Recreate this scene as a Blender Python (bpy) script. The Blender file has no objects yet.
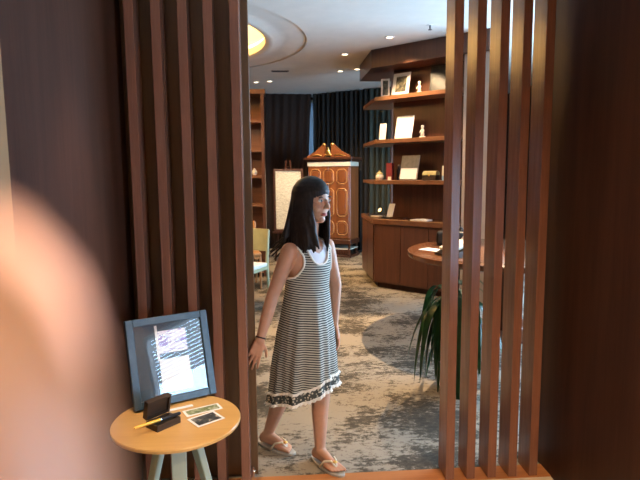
import bpy, bmesh, math, random
from mathutils import Vector, Matrix, Euler
random.seed(7)
R = math.radians
SC = bpy.context.scene
COL = SC.collection

# ------------------------------------------------------------------ camera
cam = bpy.data.cameras.new('camera')
cam.sensor_width = 36.0
cam.lens = 36.0 * 553.0 / 640.0
cam.clip_start = 0.002
cam.clip_end = 80
cam.dof.use_dof = True
cam.dof.focus_distance = 3.2
cam.dof.aperture_fstop = 11.0
cob = bpy.data.objects.new('camera', cam)
COL.objects.link(cob)
YAW, PITCH, ROLL = R(4.0), R(7.0), R(0.5)
cob.matrix_world = (Matrix.Translation((0, 0, 1.5)) @ Matrix.Rotation(-YAW, 4, 'Z')
                    @ Matrix.Rotation(R(90) - PITCH, 4, 'X') @ Matrix.Rotation(-ROLL, 4, 'Z'))
SC.camera = cob
SC.view_settings.view_transform = 'Standard'
SC.view_settings.look = 'None'
SC.view_settings.gamma = 1.0
SC.view_settings.use_curve_mapping = False
SC.view_settings.exposure = 0.0

# ------------------------------------------------------------------ world and daylight
W = bpy.data.worlds.new('daylight_sky')
SC.world = W
W.use_nodes = True
bg = W.node_tree.nodes['Background']
bg.inputs[0].default_value = (0.44, 0.70, 1.0, 1)
bg.inputs[1].default_value = 28.0

def portal(name, loc, rot, sx, sy):
    l = bpy.data.lights.new(name, 'AREA')
    l.shape = 'RECTANGLE'; l.size = sx; l.size_y = sy
    l.cycles.is_portal = True
    o = bpy.data.objects.new(name, l); COL.objects.link(o)
    o.location = loc; o.rotation_euler = rot
    return o
WARM = (1.0, 0.68, 0.38)
# sky portals in the lounge's tall side window and in the passage window
portal('sky_portal_lounge', (4.62, 4.675, 1.46), (0, R(90), 0), 2.68, 3.45)
portal('sky_portal_passage', (1.415, 0.61, 1.15), (0, R(90), 0), 0.90, 0.98)

# ------------------------------------------------------------------ materials
MATS = {}
def _new(name):
    m = bpy.data.materials.new(name); m.use_nodes = True
    nt = m.node_tree; b = nt.nodes['Principled BSDF']
    MATS[name] = m
    return m, nt, b
def ramp(nt, src, stops):
    r = nt.nodes.new('ShaderNodeValToRGB')
    e = r.color_ramp.elements
    while len(e) < len(stops): e.new(0.5)
    for i, (p, c) in enumerate(stops):
        e[i].position = p; e[i].color = (c[0], c[1], c[2], 1)
    nt.links.new(src, r.inputs[0])
    return r
def coords(nt, scale=(1, 1, 1), kind='Object'):
    t = nt.nodes.new('ShaderNodeTexCoord'); mp = nt.nodes.new('ShaderNodeMapping')
    mp.inputs['Scale'].default_value = scale
    nt.links.new(t.outputs[kind], mp.inputs[0])
    return mp.outputs[0]
def noise(nt, vec, scale, detail=3.0, rough=0.5, dist=0.0):
    n = nt.nodes.new('ShaderNodeTexNoise')
    n.inputs['Scale'].default_value = scale; n.inputs['Detail'].default_value = detail
    n.inputs['Roughness'].default_value = rough; n.inputs['Distortion'].default_value = dist
    nt.links.new(vec, n.inputs['Vector'])
    return n.outputs['Fac']
def bump(nt, b, fac, strength, dist=0.002):
    n = nt.nodes.new('ShaderNodeBump'); n.inputs['Strength'].default_value = strength
    n.inputs['Distance'].default_value = dist
    nt.links.new(fac, n.inputs['Height']); nt.links.new(n.outputs[0], b.inputs['Normal'])
def plain(name, c, rough=0.6, metal=0.0, var=0.12, scale=30, bmp=0.0, spec=0.5, sss=0.0):
    m, nt, b = _new(name)
    f = noise(nt, coords(nt), scale, 4)
    lo = [max(0, x * (1 - var)) for x in c]; hi = [min(1, x * (1 + var)) for x in c]
    r = ramp(nt, f, [(0.3, lo), (0.7, hi)])
    nt.links.new(r.outputs[0], b.inputs['Base Color'])
    b.inputs['Roughness'].default_value = rough; b.inputs['Metallic'].default_value = metal
    b.inputs['Specular IOR Level'].default_value = spec
    if sss:
        b.inputs['Subsurface Weight'].default_value = sss
        b.inputs['Subsurface Radius'].default_value = (0.012, 0.005, 0.003)
        b.inputs['Subsurface Scale'].default_value = 0.6
    if bmp: bump(nt, b, f, bmp)
    return m
def wood(name, c1, c2, axis='z', rough=0.35, scale=26.0, spec=0.5, coat=0.0):
    m, nt, b = _new(name)
    st = {'x': (0.06, 1, 1), 'y': (1, 0.06, 1), 'z': (1, 1, 0.06)}[axis]
    v = coords(nt, st)
    f = noise(nt, v, scale, 6, 0.6, 0.4)
    f2 = noise(nt, v, scale * 7, 2, 0.6)
    mx = nt.nodes.new('ShaderNodeMath'); mx.operation = 'MULTIPLY_ADD'
    nt.links.new(f2, mx.inputs[0]); mx.inputs[1].default_value = 0.35; nt.links.new(f, mx.inputs[2])
    r = ramp(nt, mx.outputs[0], [(0.42, c1), (0.95, c2)])
    nt.links.new(r.outputs[0], b.inputs['Base Color'])
    b.inputs['Roughness'].default_value = rough
    b.inputs['Specular IOR Level'].default_value = spec
    b.inputs['Coat Weight'].default_value = coat
    b.inputs['Coat Roughness'].default_value = 0.15
    bump(nt, b, f2, 0.06)
    return m
def emit(name, c, s):
    m, nt, b = _new(name)
    b.inputs['Base Color'].default_value = (*c, 1)
    b.inputs['Emission Color'].default_value = (*c, 1)
    b.inputs['Emission Strength'].default_value = s
    return m
def glass(name, tint=(1, 1, 1)):
    m, nt, b = _new(name)
    nt.nodes.remove(b)
    t = nt.nodes.new('ShaderNodeBsdfTransparent'); t.inputs[0].default_value = (*tint, 1)
    g = nt.nodes.new('ShaderNodeBsdfGlossy'); g.inputs['Roughness'].default_value = 0.02
    lw = nt.nodes.new('ShaderNodeLayerWeight')          # Schlick reflectance, the same from both sides of the pane
    pw = nt.nodes.new('ShaderNodeMath'); pw.operation = 'POWER'; pw.inputs[1].default_value = 5.0
    nt.links.new(lw.outputs['Facing'], pw.inputs[0])
    fr = nt.nodes.new('ShaderNodeMath'); fr.operation = 'MULTIPLY_ADD'; fr.inputs[1].default_value = 0.95; fr.inputs[2].default_value = 0.045
    nt.links.new(pw.outputs[0], fr.inputs[0])
    mx = nt.nodes.new('ShaderNodeMixShader')
    nt.links.new(fr.outputs[0], mx.inputs[0]); nt.links.new(t.outputs[0], mx.inputs[1])
    nt.links.new(g.outputs[0], mx.inputs[2])
    nt.links.new(mx.outputs[0], nt.nodes['Material Output'].inputs[0])
    return m

wood('walnut_panel', (0.046, 0.0185, 0.011), (0.082, 0.034, 0.020), 'z', 0.42, 14, 0.12)
wood('walnut_door', (0.095, 0.050, 0.022), (0.155, 0.084, 0.040), 'z', 0.33, 18)
wood('walnut_slat', (0.170, 0.070, 0.043), (0.300, 0.130, 0.082), 'z', 0.27, 22)
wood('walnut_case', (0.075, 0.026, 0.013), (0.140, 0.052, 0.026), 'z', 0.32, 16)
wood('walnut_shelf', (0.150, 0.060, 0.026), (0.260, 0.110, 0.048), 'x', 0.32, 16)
wood('walnut_top', (0.120, 0.046, 0.022), (0.210, 0.085, 0.040), 'x', 0.22, 16, 0.5, 0.4)
wood('threshold_wood', (0.34, 0.12, 0.035), (0.48, 0.19, 0.06), 'x', 0.5, 18, 0.3)
wood('oak_top', (0.54, 0.305, 0.095), (0.68, 0.41, 0.145), 'x', 0.32, 10)
wood('mahogany', (0.15, 0.045, 0.014), (0.30, 0.10, 0.032), 'z', 0.28, 18, 0.5, 0.3)
wood('highlight_mahogany', (0.34, 0.15, 0.05), (0.55, 0.27, 0.10), 'z', 0.25, 18)  # lighter mahogany: golden edge highlights put into the moulding colour
wood('dark_mahogany', (0.045, 0.014, 0.008), (0.085, 0.03, 0.014), 'x', 0.3, 18)
wood('tan_wood', (0.36, 0.17, 0.06), (0.48, 0.25, 0.10), 'z', 0.4, 16)
wood('box_wood', (0.028, 0.017, 0.011), (0.065, 0.040, 0.025), 'x', 0.42, 24)
plain('plaster', (0.74, 0.70, 0.63), 0.85, var=0.03, scale=6)
plain('corridor_plaster', (0.32, 0.20, 0.10), 0.8, var=0.05, scale=6)
plain('corridor_floor', (0.60, 0.48, 0.34), 0.35, var=0.10, scale=8)
plain('pillar_paint', (0.46, 0.37, 0.31), 0.7, var=0.04, scale=6)
plain('sage_paint', (0.36, 0.44, 0.36), 0.45, var=0.06, scale=12)
plain('chair_green', (0.42, 0.44, 0.27), 0.5, var=0.08, scale=12)
plain('cushion_white', (0.85, 0.83, 0.78), 0.8, var=0.04)
plain('slate_blue', (0.040, 0.082, 0.130), 0.38, var=0.12, scale=40)
plain('slate_mat', (0.055, 0.090, 0.125), 0.7, var=0.08, scale=60)
plain('white_paper', (0.86, 0.86, 0.85), 0.6, var=0.02)
plain('cream', (0.78, 0.70, 0.55), 0.55, var=0.08)
plain('ceramic_white', (0.80, 0.76, 0.66), 0.25, var=0.06)
plain('black_plastic', (0.012, 0.012, 0.014), 0.35)
plain('black_leather', (0.016, 0.015, 0.015), 0.45, bmp=0.3, scale=90)
plain('gold', (0.83, 0.55, 0.18), 0.28, 1.0, var=0.1)
plain('pen_gold', (0.80, 0.46, 0.06), 0.3, 0.35, var=0.05)
plain('chrome', (0.75, 0.75, 0.75), 0.2, 1.0)
plain('red_cloth', (0.22, 0.02, 0.018), 0.6)
plain('dark_red', (0.075, 0.012, 0.012), 0.6)
plain('olive_gold', (0.42, 0.36, 0.16), 0.4, var=0.2)
plain('pale_blue', (0.30, 0.50, 0.68), 0.6)
plain('slate_grey', (0.30, 0.28, 0.25), 0.6, var=0.2, scale=20)
plain('frame_white', (0.72, 0.70, 0.66), 0.5, var=0.05)
plain('curtain_dark', (0.040, 0.035, 0.031), 0.9, var=0.25, scale=60)
plain('curtain_brown', (0.050, 0.028, 0.020), 0.9, var=0.25, scale=60)
plain('curtain_green', (0.075, 0.085, 0.066), 0.9, var=0.2, scale=60)
plain('window_frame_paint', (0.55, 0.57, 0.60), 0.5)
plain('leaf', (0.025, 0.085, 0.022), 0.35, var=0.45, scale=14)
plain('stem_brown', (0.16, 0.11, 0.06), 0.7)
plain('pot_clay', (0.12, 0.10, 0.085), 0.5)
plain('soil', (0.03, 0.02, 0.015), 0.95, var=0.4)
plain('skin', (0.52, 0.27, 0.165), 0.5, var=0.05, scale=40, sss=0.15)
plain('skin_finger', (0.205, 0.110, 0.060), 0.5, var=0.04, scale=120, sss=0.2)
plain('nail', (0.82, 0.52, 0.44), 0.25, var=0.03)
plain('hair', (0.014, 0.009, 0.0075), 0.55, var=0.5, scale=60, spec=0.3)
plain('lip', (0.42, 0.13, 0.11), 0.4)
plain('eye_white', (0.75, 0.73, 0.70), 0.2)
plain('iris_dark', (0.018, 0.010, 0.007), 0.15)
plain('undershirt', (0.72, 0.70, 0.74), 0.8, var=0.04)
plain('piping_white', (0.80, 0.77, 0.70), 0.8, var=0.04)
plain('hair_tie', (0.030, 0.012, 0.010), 0.6)
plain('sandal_sole', (0.40, 0.37, 0.31), 0.6, var=0.15)
plain('sandal_strap', (0.82, 0.74, 0.56), 0.3, 0.3)
plain('sprinkler_dark', (0.06, 0.05, 0.05), 0.4)
plain('vent_metal', (0.22, 0.17, 0.12), 0.5)
plain('white_metal', (0.80, 0.78, 0.74), 0.4)
emit('lamp_glow', (1.0, 0.80, 0.52), 9.0)
emit('cove_glow', (1.0, 0.66, 0.20), 7.0)
glass('clear_glass')
def dimming_fabric():  # translucent cloth of the added blinds that dim the back windows
    m, nt, b = _new('dimming_fabric'); nt.nodes.remove(b)
    f = noise(nt, coords(nt), 90, 3)
    r = ramp(nt, f, [(0.3, (0.16, 0.175, 0.19)), (0.7, (0.19, 0.205, 0.22))])
    d = nt.nodes.new('ShaderNodeBsdfDiffuse'); t = nt.nodes.new('ShaderNodeBsdfTranslucent'); mx = nt.nodes.new('ShaderNodeMixShader')
    mx.inputs[0].default_value = 0.6
    nt.links.new(r.outputs[0], d.inputs[0]); nt.links.new(r.outputs[0], t.inputs[0])
    nt.links.new(d.outputs[0], mx.inputs[1]); nt.links.new(t.outputs[0], mx.inputs[2])
    nt.links.new(mx.outputs[0], nt.nodes['Material Output'].inputs[0])
dimming_fabric()

def carpet():
    m, nt, b = _new('carpet')
    f1 = noise(nt, coords(nt, (0.75, 1.0, 1)), 2.4, 7, 0.62, 0.25)
    f2 = noise(nt, coords(nt, (0.7, 1.2, 1)), 27, 6, 0.75, 0.2)
    f3 = noise(nt, coords(nt), 210, 2, 0.6)
    g = nt.nodes.new('ShaderNodeMath'); g.operation = 'MULTIPLY'; g.inputs[1].default_value = 0.95; nt.links.new(f1, g.inputs[0])
    a = nt.nodes.new('ShaderNodeMath'); a.operation = 'MULTIPLY_ADD'
    nt.links.new(f2, a.inputs[0]); a.inputs[1].default_value = 0.75; nt.links.new(g.outputs[0], a.inputs[2])
    a2 = nt.nodes.new('ShaderNodeMath'); a2.operation = 'MULTIPLY_ADD'
    nt.links.new(f3, a2.inputs[0]); a2.inputs[1].default_value = 0.32; nt.links.new(a.outputs[0], a2.inputs[2])
    r = ramp(nt, a2.outputs[0], [(0.84, (0.056, 0.047, 0.035)), (0.97, (0.100, 0.084, 0.062)),
                                 (1.07, (0.180, 0.152, 0.113)), (1.23, (0.31, 0.268, 0.208))])
    for e in r.color_ramp.elements: e.position = e.position / 1.25
    sc = nt.nodes.new('ShaderNodeMath'); sc.operation = 'DIVIDE'; sc.inputs[1].default_value = 1.25
    nt.links.new(a2.outputs[0], sc.inputs[0]); nt.links.new(sc.outputs[0], r.inputs[0])
    nt.links.new(r.outputs[0], b.inputs['Base Color'])
    b.inputs['Roughness'].default_value = 0.95
    b.inputs['Specular IOR Level'].default_value = 0.15
    bump(nt, b, f3, 0.4, 0.004)
carpet()
def stripes():
    m, nt, b = _new('dress_stripes')
    t = nt.nodes.new('ShaderNodeTexCoord')
    s = nt.nodes.new('ShaderNodeSeparateXYZ'); nt.links.new(t.outputs['UV'], s.inputs[0])
    mu = nt.nodes.new('ShaderNodeMath'); mu.operation = 'MULTIPLY'; mu.inputs[1].default_value = 1 / 0.0118
    nt.links.new(s.outputs['Y'], mu.inputs[0])
    fr = nt.nodes.new('ShaderNodeMath'); fr.operation = 'FRACT'; nt.links.new(mu.outputs[0], fr.inputs[0])
    r = ramp(nt, fr.outputs[0], [(0.0, (0.022, 0.026, 0.028)), (0.50, (0.022, 0.026, 0.028)),
                                 (0.54, (0.50, 0.50, 0.43)), (0.96, (0.50, 0.50, 0.43))])
    nt.links.new(r.outputs[0], b.inputs['Base Color'])
    b.inputs['Roughness'].default_value = 0.85
stripes()
def lace():
    m, nt, b = _new('hem_pattern')
    v = coords(nt)
    n = nt.nodes.new('ShaderNodeTexVoronoi'); n.inputs['Scale'].default_value = 75
    nt.links.new(v, n.inputs['Vector'])
    r = ramp(nt, n.outputs['Distance'], [(0.25, (0.60, 0.56, 0.46)), (0.42, (0.05, 0.055, 0.05))])
    nt.links.new(r.outputs[0], b.inputs['Base Color'])
    b.inputs['Roughness'].default_value = 0.85
lace()
def print_mat(name, stops, scale, dist=1.5, st=(1, 1, 1)):
    m, nt, b = _new(name)
    f = noise(nt, coords(nt, st), scale, 5, 0.6, dist)
    r = ramp(nt, f, stops)
    nt.links.new(r.outputs[0], b.inputs['Base Color'])
    b.inputs['Roughness'].default_value = 0.35
print_mat('scribble_print', [(0.40, (0.30, 0.22, 0.55)), (0.47, (0.80, 0.78, 0.84)), (0.56, (0.86, 0.86, 0.87)), (0.62, (0.62, 0.52, 0.70))], 16, 2.5, (1, 1, 2.2))
print_mat('landscape_print', [(0.40, (0.10, 0.14, 0.05)), (0.52, (0.26, 0.30, 0.12)), (0.62, (0.50, 0.52, 0.40))], 60, 1.0)
print_mat('dark_print', [(0.42, (0.03, 0.035, 0.04)), (0.58, (0.10, 0.11, 0.11)), (0.66, (0.55, 0.48, 0.34))], 34, 0.6)
print_mat('portrait_print', [(0.40, (0.03, 0.03, 0.025)), (0.55, (0.12, 0.11, 0.07)), (0.68, (0.40, 0.36, 0.26))], 14, 0.6)
print_mat('painting_print', [(0.46, (0.006, 0.007, 0.005)), (0.60, (0.022, 0.024, 0.015)), (0.74, (0.16, 0.14, 0.09))], 12, 1.0)
print_mat('document_print', [(0.42, (0.46, 0.38, 0.24)), (0.52, (0.74, 0.66, 0.47))], 30, 0.0, (1, 1, 9))

# ------------------------------------------------------------------ helpers
def B(): return bmesh.new()
def bbox(bm, c, s, mat=None):
    r = bmesh.ops.create_cube(bm, size=1.0)
    M = Matrix.Translation(c) @ Matrix.Diagonal((s[0], s[1], s[2], 1))
    if mat is not None: M = mat @ M
    bmesh.ops.transform(bm, matrix=M, verts=r['verts'])
    return r['verts']
def box2(bm, a, b, mat=None):
    return bbox(bm, [(a[i] + b[i]) / 2 for i in range(3)], [abs(b[i] - a[i]) for i in range(3)], mat)
def bevel(bm, w, seg=2):
    bmesh.ops.bevel(bm, geom=list(bm.edges), offset=w, segments=seg, profile=0.5, affect='EDGES', clamp_overlap=True)
    return bm
def prism(bm, pts, z0, z1):
    lo = [bm.verts.new((x, y, z0)) for x, y in pts]; hi = [bm.verts.new((x, y, z1)) for x, y in pts]
    n = len(pts)
    bm.faces.new(lo[::-1]); bm.faces.new(hi)
    for i in range(n): bm.faces.new((lo[i], lo[(i + 1) % n], hi[(i + 1) % n], hi[i]))
    bmesh.ops.recalc_face_normals(bm, faces=bm.faces)
    return bm
def lathe(bm, prof, seg=32, c=(0, 0, 0), a0=0, caps=True):
    rings = []
    for r, z in prof:
        rings.append([bm.verts.new((c[0] + r * math.cos(2 * math.pi * k / seg + a0), c[1] + r * math.sin(2 * math.pi * k / seg + a0), c[2] + z)) for k in range(seg)])
    for a, b in zip(rings, rings[1:]):
        for k in range(seg): bm.faces.new((a[k], a[(k + 1) % seg], b[(k + 1) % seg], b[k]))
    if caps:
        if prof[0][0] > 1e-4: bm.faces.new(rings[0][::-1])
        if prof[-1][0] > 1e-4: bm.faces.new(rings[-1])
    bmesh.ops.remove_doubles(bm, verts=bm.verts, dist=1e-5)
    return bm
def tube(bm, pts, r, seg=8, closed=False):
    pts = [Vector(p) for p in pts]; n = len(pts); rings = []
    rr = r if isinstance(r, (list, tuple)) else [r] * n
    up = Vector((0, 0, 1)); prevx = None
    for i in range(n):
        if closed: t = pts[(i + 1) % n] - pts[i - 1]
        else: t = pts[min(i + 1, n - 1)] - pts[max(i - 1, 0)]
        t.normalize()
        x = prevx - t * prevx.dot(t) if prevx else t.orthogonal()
        if x.length < 1e-6: x = t.orthogonal()
        x.normalize(); y = t.cross(x); prevx = x
        rings.append([bm.verts.new(pts[i] + (x * math.cos(2 * math.pi * k / seg) + y * math.sin(2 * math.pi * k / seg)) * rr[i]) for k in range(seg)])
    m = n if closed else n - 1
    for i in range(m):
        a, b = rings[i], rings[(i + 1) % n]
        if closed and i == n - 1:
            off = min(range(seg), key=lambda o: (b[o].co - a[0].co).length)
            b = b[off:] + b[:off]
        for k in range(seg): bm.faces.new((a[k], a[(k + 1) % seg], b[(k + 1) % seg], b[k]))
    if not closed:
        bm.faces.new(rings[0][::-1]); bm.faces.new(rings[-1])
    return bm
def ball(bm, c, s, seg=16, mat=None):
    r = bmesh.ops.create_uvsphere(bm, u_segments=seg, v_segments=max(6, seg // 2), radius=1.0)
    M = Matrix.Translation(c) @ (mat if mat is not None else Matrix.Identity(4)) @ Matrix.Diagonal((s[0], s[1], s[2], 1))
    bmesh.ops.transform(bm, matrix=M, verts=r['verts'])
def capsule(bm, p0, r0, p1, r1, seg=14):
    p0, p1 = Vector(p0), Vector(p1)
    ball(bm, p0, (r0,) * 3, seg); ball(bm, p1, (r1,) * 3, seg)
    d = p1 - p0
    if d.length < 1e-6: return
    q = d.to_track_quat('Z', 'Y').to_matrix().to_4x4()
    bmesh.ops.create_cone(bm, cap_ends=True, segments=seg, radius1=r0, radius2=r1, depth=d.length, matrix=Matrix.Translation((p0 + p1) / 2) @ q)
def mesh_of(name, bm):
    me = bpy.data.meshes.new(name); bm.to_mesh(me); bm.free(); return me
def add(name, bm, mat, parent=None, loc=(0, 0, 0), rot=(0, 0, 0), smooth=False, angle=None):
    me = bm if isinstance(bm, bpy.types.Mesh) else mesh_of(name, bm)
    if not me.materials: me.materials.append(MATS[mat])
    if smooth:
        me.polygons.foreach_set('use_smooth', [True] * len(me.polygons))
        if angle:
            try: me.set_sharp_from_angle(angle=R(angle))
            except Exception: pass
    o = bpy.data.objects.new(name, me); COL.objects.link(o)
    o.location = loc; o.rotation_euler = rot
    if parent is not None: o.parent = parent
    return o
def tag(o, label, cat, group=None):
    o['label'] = label; o['category'] = cat
    if group: o['group'] = group
    return o
def thing(name, label, cat, loc=(0, 0, 0), rotz=0.0, group=None):
    o = bpy.data.objects.new(name, None); COL.objects.link(o)
    o.empty_display_size = 0.05
    o.location = loc; o.rotation_euler = (0, 0, rotz)
    return tag(o, label, cat, group)
def struct(name, bm, mat, label=None, **k):
    o = add(name, bm, mat, **k); o['kind'] = 'structure'
    if label: o['label'] = label
    return o
def sbox(name, a, b, mat, label=None, bev=0.0):
    bm = B(); box2(bm, a, b)
    if bev: bevel(bm, bev)
    return struct(name, bm, mat, label)
def remesh(name, bm, voxel, smooth=2, fac=0.5):
    me = mesh_of(name + '_source', bm)
    o = bpy.data.objects.new(name + '_source', me); COL.objects.link(o)
    m = o.modifiers.new('r', 'REMESH'); m.mode = 'VOXEL'; m.voxel_size = voxel
    if smooth:
        s = o.modifiers.new('s', 'SMOOTH'); s.iterations = smooth; s.factor = fac
    dg = bpy.context.evaluated_depsgraph_get()
    out = bpy.data.meshes.new_from_object(o.evaluated_get(dg))
    bpy.data.objects.remove(o); bpy.data.meshes.remove(me)
    out.name = name
    return out

# ------------------------------------------------------------------ the setting
VL, VR = -0.70, 1.305            # inner faces of the entrance passage
ZV, ZC = 2.62, 3.0               # passage ceiling, lounge ceiling
sbox('floor', (VL - 0.1, -3.1, -0.05), (VR + 0.1, 2.48, 0.0), 'corridor_floor', 'pale polished floor of the entrance passage')
sbox('floor', (-4.1, 2.59, -0.05), (4.6, 11.5, 0.0), 'carpet', 'mottled beige and grey carpet of the lounge')
sbox('trim_1', (VL, 2.48, -0.05), (VR, 2.59, 0.004), 'threshold_wood', 'orange brown wooden threshold under the slatted screens')
sbox('wall_left', (VL - 0.10, 1.49, 0.0), (VL, 2.66, ZV), 'walnut_panel', 'dark walnut panelled wall beside the small round table')
sbox('wall_left', (VL - 0.10, -3.1, 0.0), (VL + 0.004, 1.49, ZV), 'corridor_plaster', 'tan wall of the passage beside the dark panel')
sbox('wall_right', (VR, 1.10, 0.0), (VR + 0.10, 2.66, ZV), 'walnut_panel', 'dark walnut panelled wall beside the open slatted screen')
sbox('wall_right', (VR, -3.1, 0.0), (VR + 0.10, 0.12, ZV), 'corridor_plaster')
sbox('wall_right', (VR, 0.12, 0.0), (VR + 0.10, 1.10, 0.70), 'corridor_plaster')
sbox('wall_right', (VR, 0.12, 1.60), (VR + 0.10, 1.10, ZV), 'corridor_plaster')
sbox('wall_rear', (VL - 0.10, -3.2, 0.0), (VR + 0.10, -3.1, ZV), 'corridor_plaster')
sbox('ceiling', (VL - 0.1, -3.2, ZV), (VR + 0.1, 2.66, ZV + 0.06), 'plaster', 'white ceiling of the entrance passage')
# lounge shell
sbox('wall_front', (-4.1, 2.66, 0.0), (VL, 2.76, ZC), 'walnut_panel')
sbox('wall_front', (VR, 2.66, 0.0), (4.6, 2.76, ZC), 'walnut_panel')
sbox('wall_front', (VL, 2.68, ZV), (VR, 2.76, ZC), 'walnut_panel')
sbox('wall_left', (-4.1, 2.76, 0.0), (-4.0, 11.5, ZC), 'walnut_panel')
for a, b in (((4.5, 2.76, 0), (4.6, 2.95, ZC)), ((4.5, 6.4, 0), (4.6, 11.5, ZC)),
             ((4.5, 2.95, 0), (4.6, 6.4, 0.12)), ((4.5, 2.95, 2.80), (4.6, 6.4, ZC))):
    sbox('wall_right', a, b, 'walnut_panel')
for a, b in (((-4.1, 11.4, 0), (-3.6, 11.5, ZC)), ((-1.4, 11.4, 0), (-0.3, 11.5, ZC)), ((3.2, 11.4, 0), (4.6, 11.5, ZC)),
             ((-0.3, 11.4, 0), (3.2, 11.5, 0.12)), ((-0.3, 11.4, 2.85), (3.2, 11.5, ZC)),
             ((-3.6, 11.4, 0), (-1.4, 11.5, 0.4)), ((-3.6, 11.4, 2.4), (-1.4, 11.5, ZC))):
    sbox('wall_back', a, b, 'walnut_panel')
pb_ = B(); prism(pb_, [(2.056, 6.194), (2.300, 5.950), (2.512, 6.162), (2.268, 6.406)], 0.0, 2.778)
struct('pillar', pb_, 'pillar_paint', 'pale painted pillar closing the end of the bookcase')

def window(name, x0, x1, z0, z1, cells, loc, rotz):
    bm = B(); t = 0.045
    box2(bm, (x0, -t / 2, z0), (x1, t / 2, z0 + t)); box2(bm, (x0, -t / 2, z1 - t), (x1, t / 2, z1))
    for k in range(cells + 1):
        x = x0 + (x1 - x0) * k / cells
        box2(bm, (max(x0, x - t / 2), -t / 2, z0 + t), (min(x1, x + t / 2), t / 2, z1 - t))
    o = struct(name, bm, 'window_frame_paint', loc=loc, rot=(0, 0, rotz))
    w = (x1 - x0) / cells
    for k in range(cells):
        pb = B(); box2(pb, (x0 + k * w + t / 2, -0.004, z0 + t), (x0 + (k + 1) * w - t / 2, 0.004, z1 - t))
        add('pane', pb, 'clear_glass', o)
    return o
window('window_1', 2.95, 6.4, 0.12, 2.80, 4, (4.55, 0, 0), R(90))
window('window_2', -0.3, 3.2, 0.12, 2.85, 4, (0, 11.45, 0), 0)
window('window_4', -3.6, -1.4, 0.4, 2.4, 3, (0, 11.45, 0), 0)
w3 = window('window_3', 0.12, 1.10, 0.70, 1.60, 1, (VR + 0.05, 0, 0), R(90))
sl = None
for k in range(14):
    if sl is None:
        sb = B(); bbox(sb, (0, 0, 0), (0.88, 0.035, 0.002)); sl = mesh_of('slat', sb)
    add('slat', sl, 'white_metal', w3, (0.61, 0.03, 1.15 + 0.033 * k), (R(28), 0, 0))

# ceiling of the lounge with a round lit recess
def ceiling():
    cx, cy, ro = -1.75, 6.66, 2.08
    bm = B(); seg = 96
    ring = [bm.verts.new((cx + ro * math.cos(2 * math.pi * k / seg), cy + ro * math.sin(2 * math.pi * k / seg), ZC)) for k in range(seg)]
    X0, X1, Y0, Y1 = -4.1, 4.6, 2.66, 11.5
    def edgept(a):
        dx, dy = math.cos(a), math.sin(a)
        t = min([(X1 - cx) / dx if dx > 1e-9 else 1e9, (X0 - cx) / dx if dx < -1e-9 else 1e9,
                 (Y1 - cy) / dy if dy > 1e-9 else 1e9, (Y0 - cy) / dy if dy < -1e-9 else 1e9])
        return (cx + dx * t, cy + dy * t)
    outer = [bm.verts.new((*edgept(2 * math.pi * k / seg), ZC)) for k in range(seg)]
    for k in range(seg):
        bm.faces.new((ring[k], outer[k], outer[(k + 1) % seg], ring[(k + 1) % seg]))
    for cxx, cyy in ((X0, Y0), (X0, Y1), (X1, Y0), (X1, Y1)):
        ks = sorted(range(seg), key=lambda k: (outer[k].co.x - cxx) ** 2 + (outer[k].co.y - cyy) ** 2)
        a = min((k for k in range(seg) if abs(outer[k].co.x - cxx) < 1e-4), key=lambda k: abs(outer[k].co.y - cyy))
        b = min((k for k in range(seg) if abs(outer[k].co.y - cyy) < 1e-4), key=lambda k: abs(outer[k].co.x - cxx))
        if a != b:
            v = bm.verts.new((cxx, cyy, ZC)); bm.faces.new((outer[a], outer[b], v))
    o = struct('ceiling', bm, 'plaster', 'white plaster ceiling of the lounge with a round recess')
    prof = [(2.08, 0.0), (2.07, 0.016), (1.86, 0.016), (1.78, 0.020), (1.70, 0.0), (1.64, -0.004), (1.60, 0.015), (1.60, 0.10), (1.72, 0.11), (1.72, 0.22), (1.60, 0.30), (1.45, 0.33), (0.0, 0.36)]
    bm = B(); lathe(bm, prof, 96, (0, 0, 0), caps=False)
    add('dome_recess', bm, 'plaster', o, (cx, cy, ZC), smooth=True, angle=35)
    bm = B(); tube(bm, [(1.66 * math.cos(2 * math.pi * k / 64), 1.66 * math.sin(2 * math.pi * k / 64), 0.145) for k in range(64)], 0.02, 8, True)
    add('cove_lamp', bm, 'cove_glow', o, (cx, cy, ZC))
    l = bpy.data.lights.new('cove_light', 'AREA'); l.shape = 'DISK'; l.size = 2.9; l.energy = 220; l.color = (1, 0.58, 0.20)
    lo = bpy.data.objects.new('cove_light', l); COL.objects.link(lo); lo.parent = o
    lo.location = (cx, cy, ZC + 0.06); lo.rotation_euler = (R(180), 0, 0)
    return o
ceiling()

# ------------------------------------------------------------------ slatted screens
sb = B(); box2(sb, (-0.02, 0, 0), (0.02, 0.112, ZV)); bevel(sb, 0.0018, 1)
SLAT = mesh_of('slat', sb)
scr = thing('slatted_screen', 'fixed screen of dark walnut slats behind the small round table', 'screen', (-0.41, 2.486, 0.004))
for x in (-0.631, -0.519, -0.408, -0.300, -0.188):
    add('slat', SLAT, 'walnut_slat', scr, (x + 0.41, 0, 0))
scr = thing('slatted_screen', 'open screen of dark walnut slats beside the carpeted opening and plant', 'screen', (1.0, 2.486, 0.004))
sb = B(); box2(sb, (-0.0205, 0, 0), (0.0205, 0.130, ZV)); bevel(sb, 0.0018, 1)
DEEP_SLAT = mesh_of('slat', sb)
for x in (0.799, 0.902, 1.008, 1.112, 1.217):
    add('slat', DEEP_SLAT, 'walnut_slat', scr, (x - 1.0, 0, 0))
db = B(); box2(db, (VL, 2.612, 0.006), (-0.136, 2.65, ZV)); bevel(db, 0.002, 1)
door = struct('door_1', db, 'walnut_door', 'walnut sliding door leaf parked behind the slats')
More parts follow.
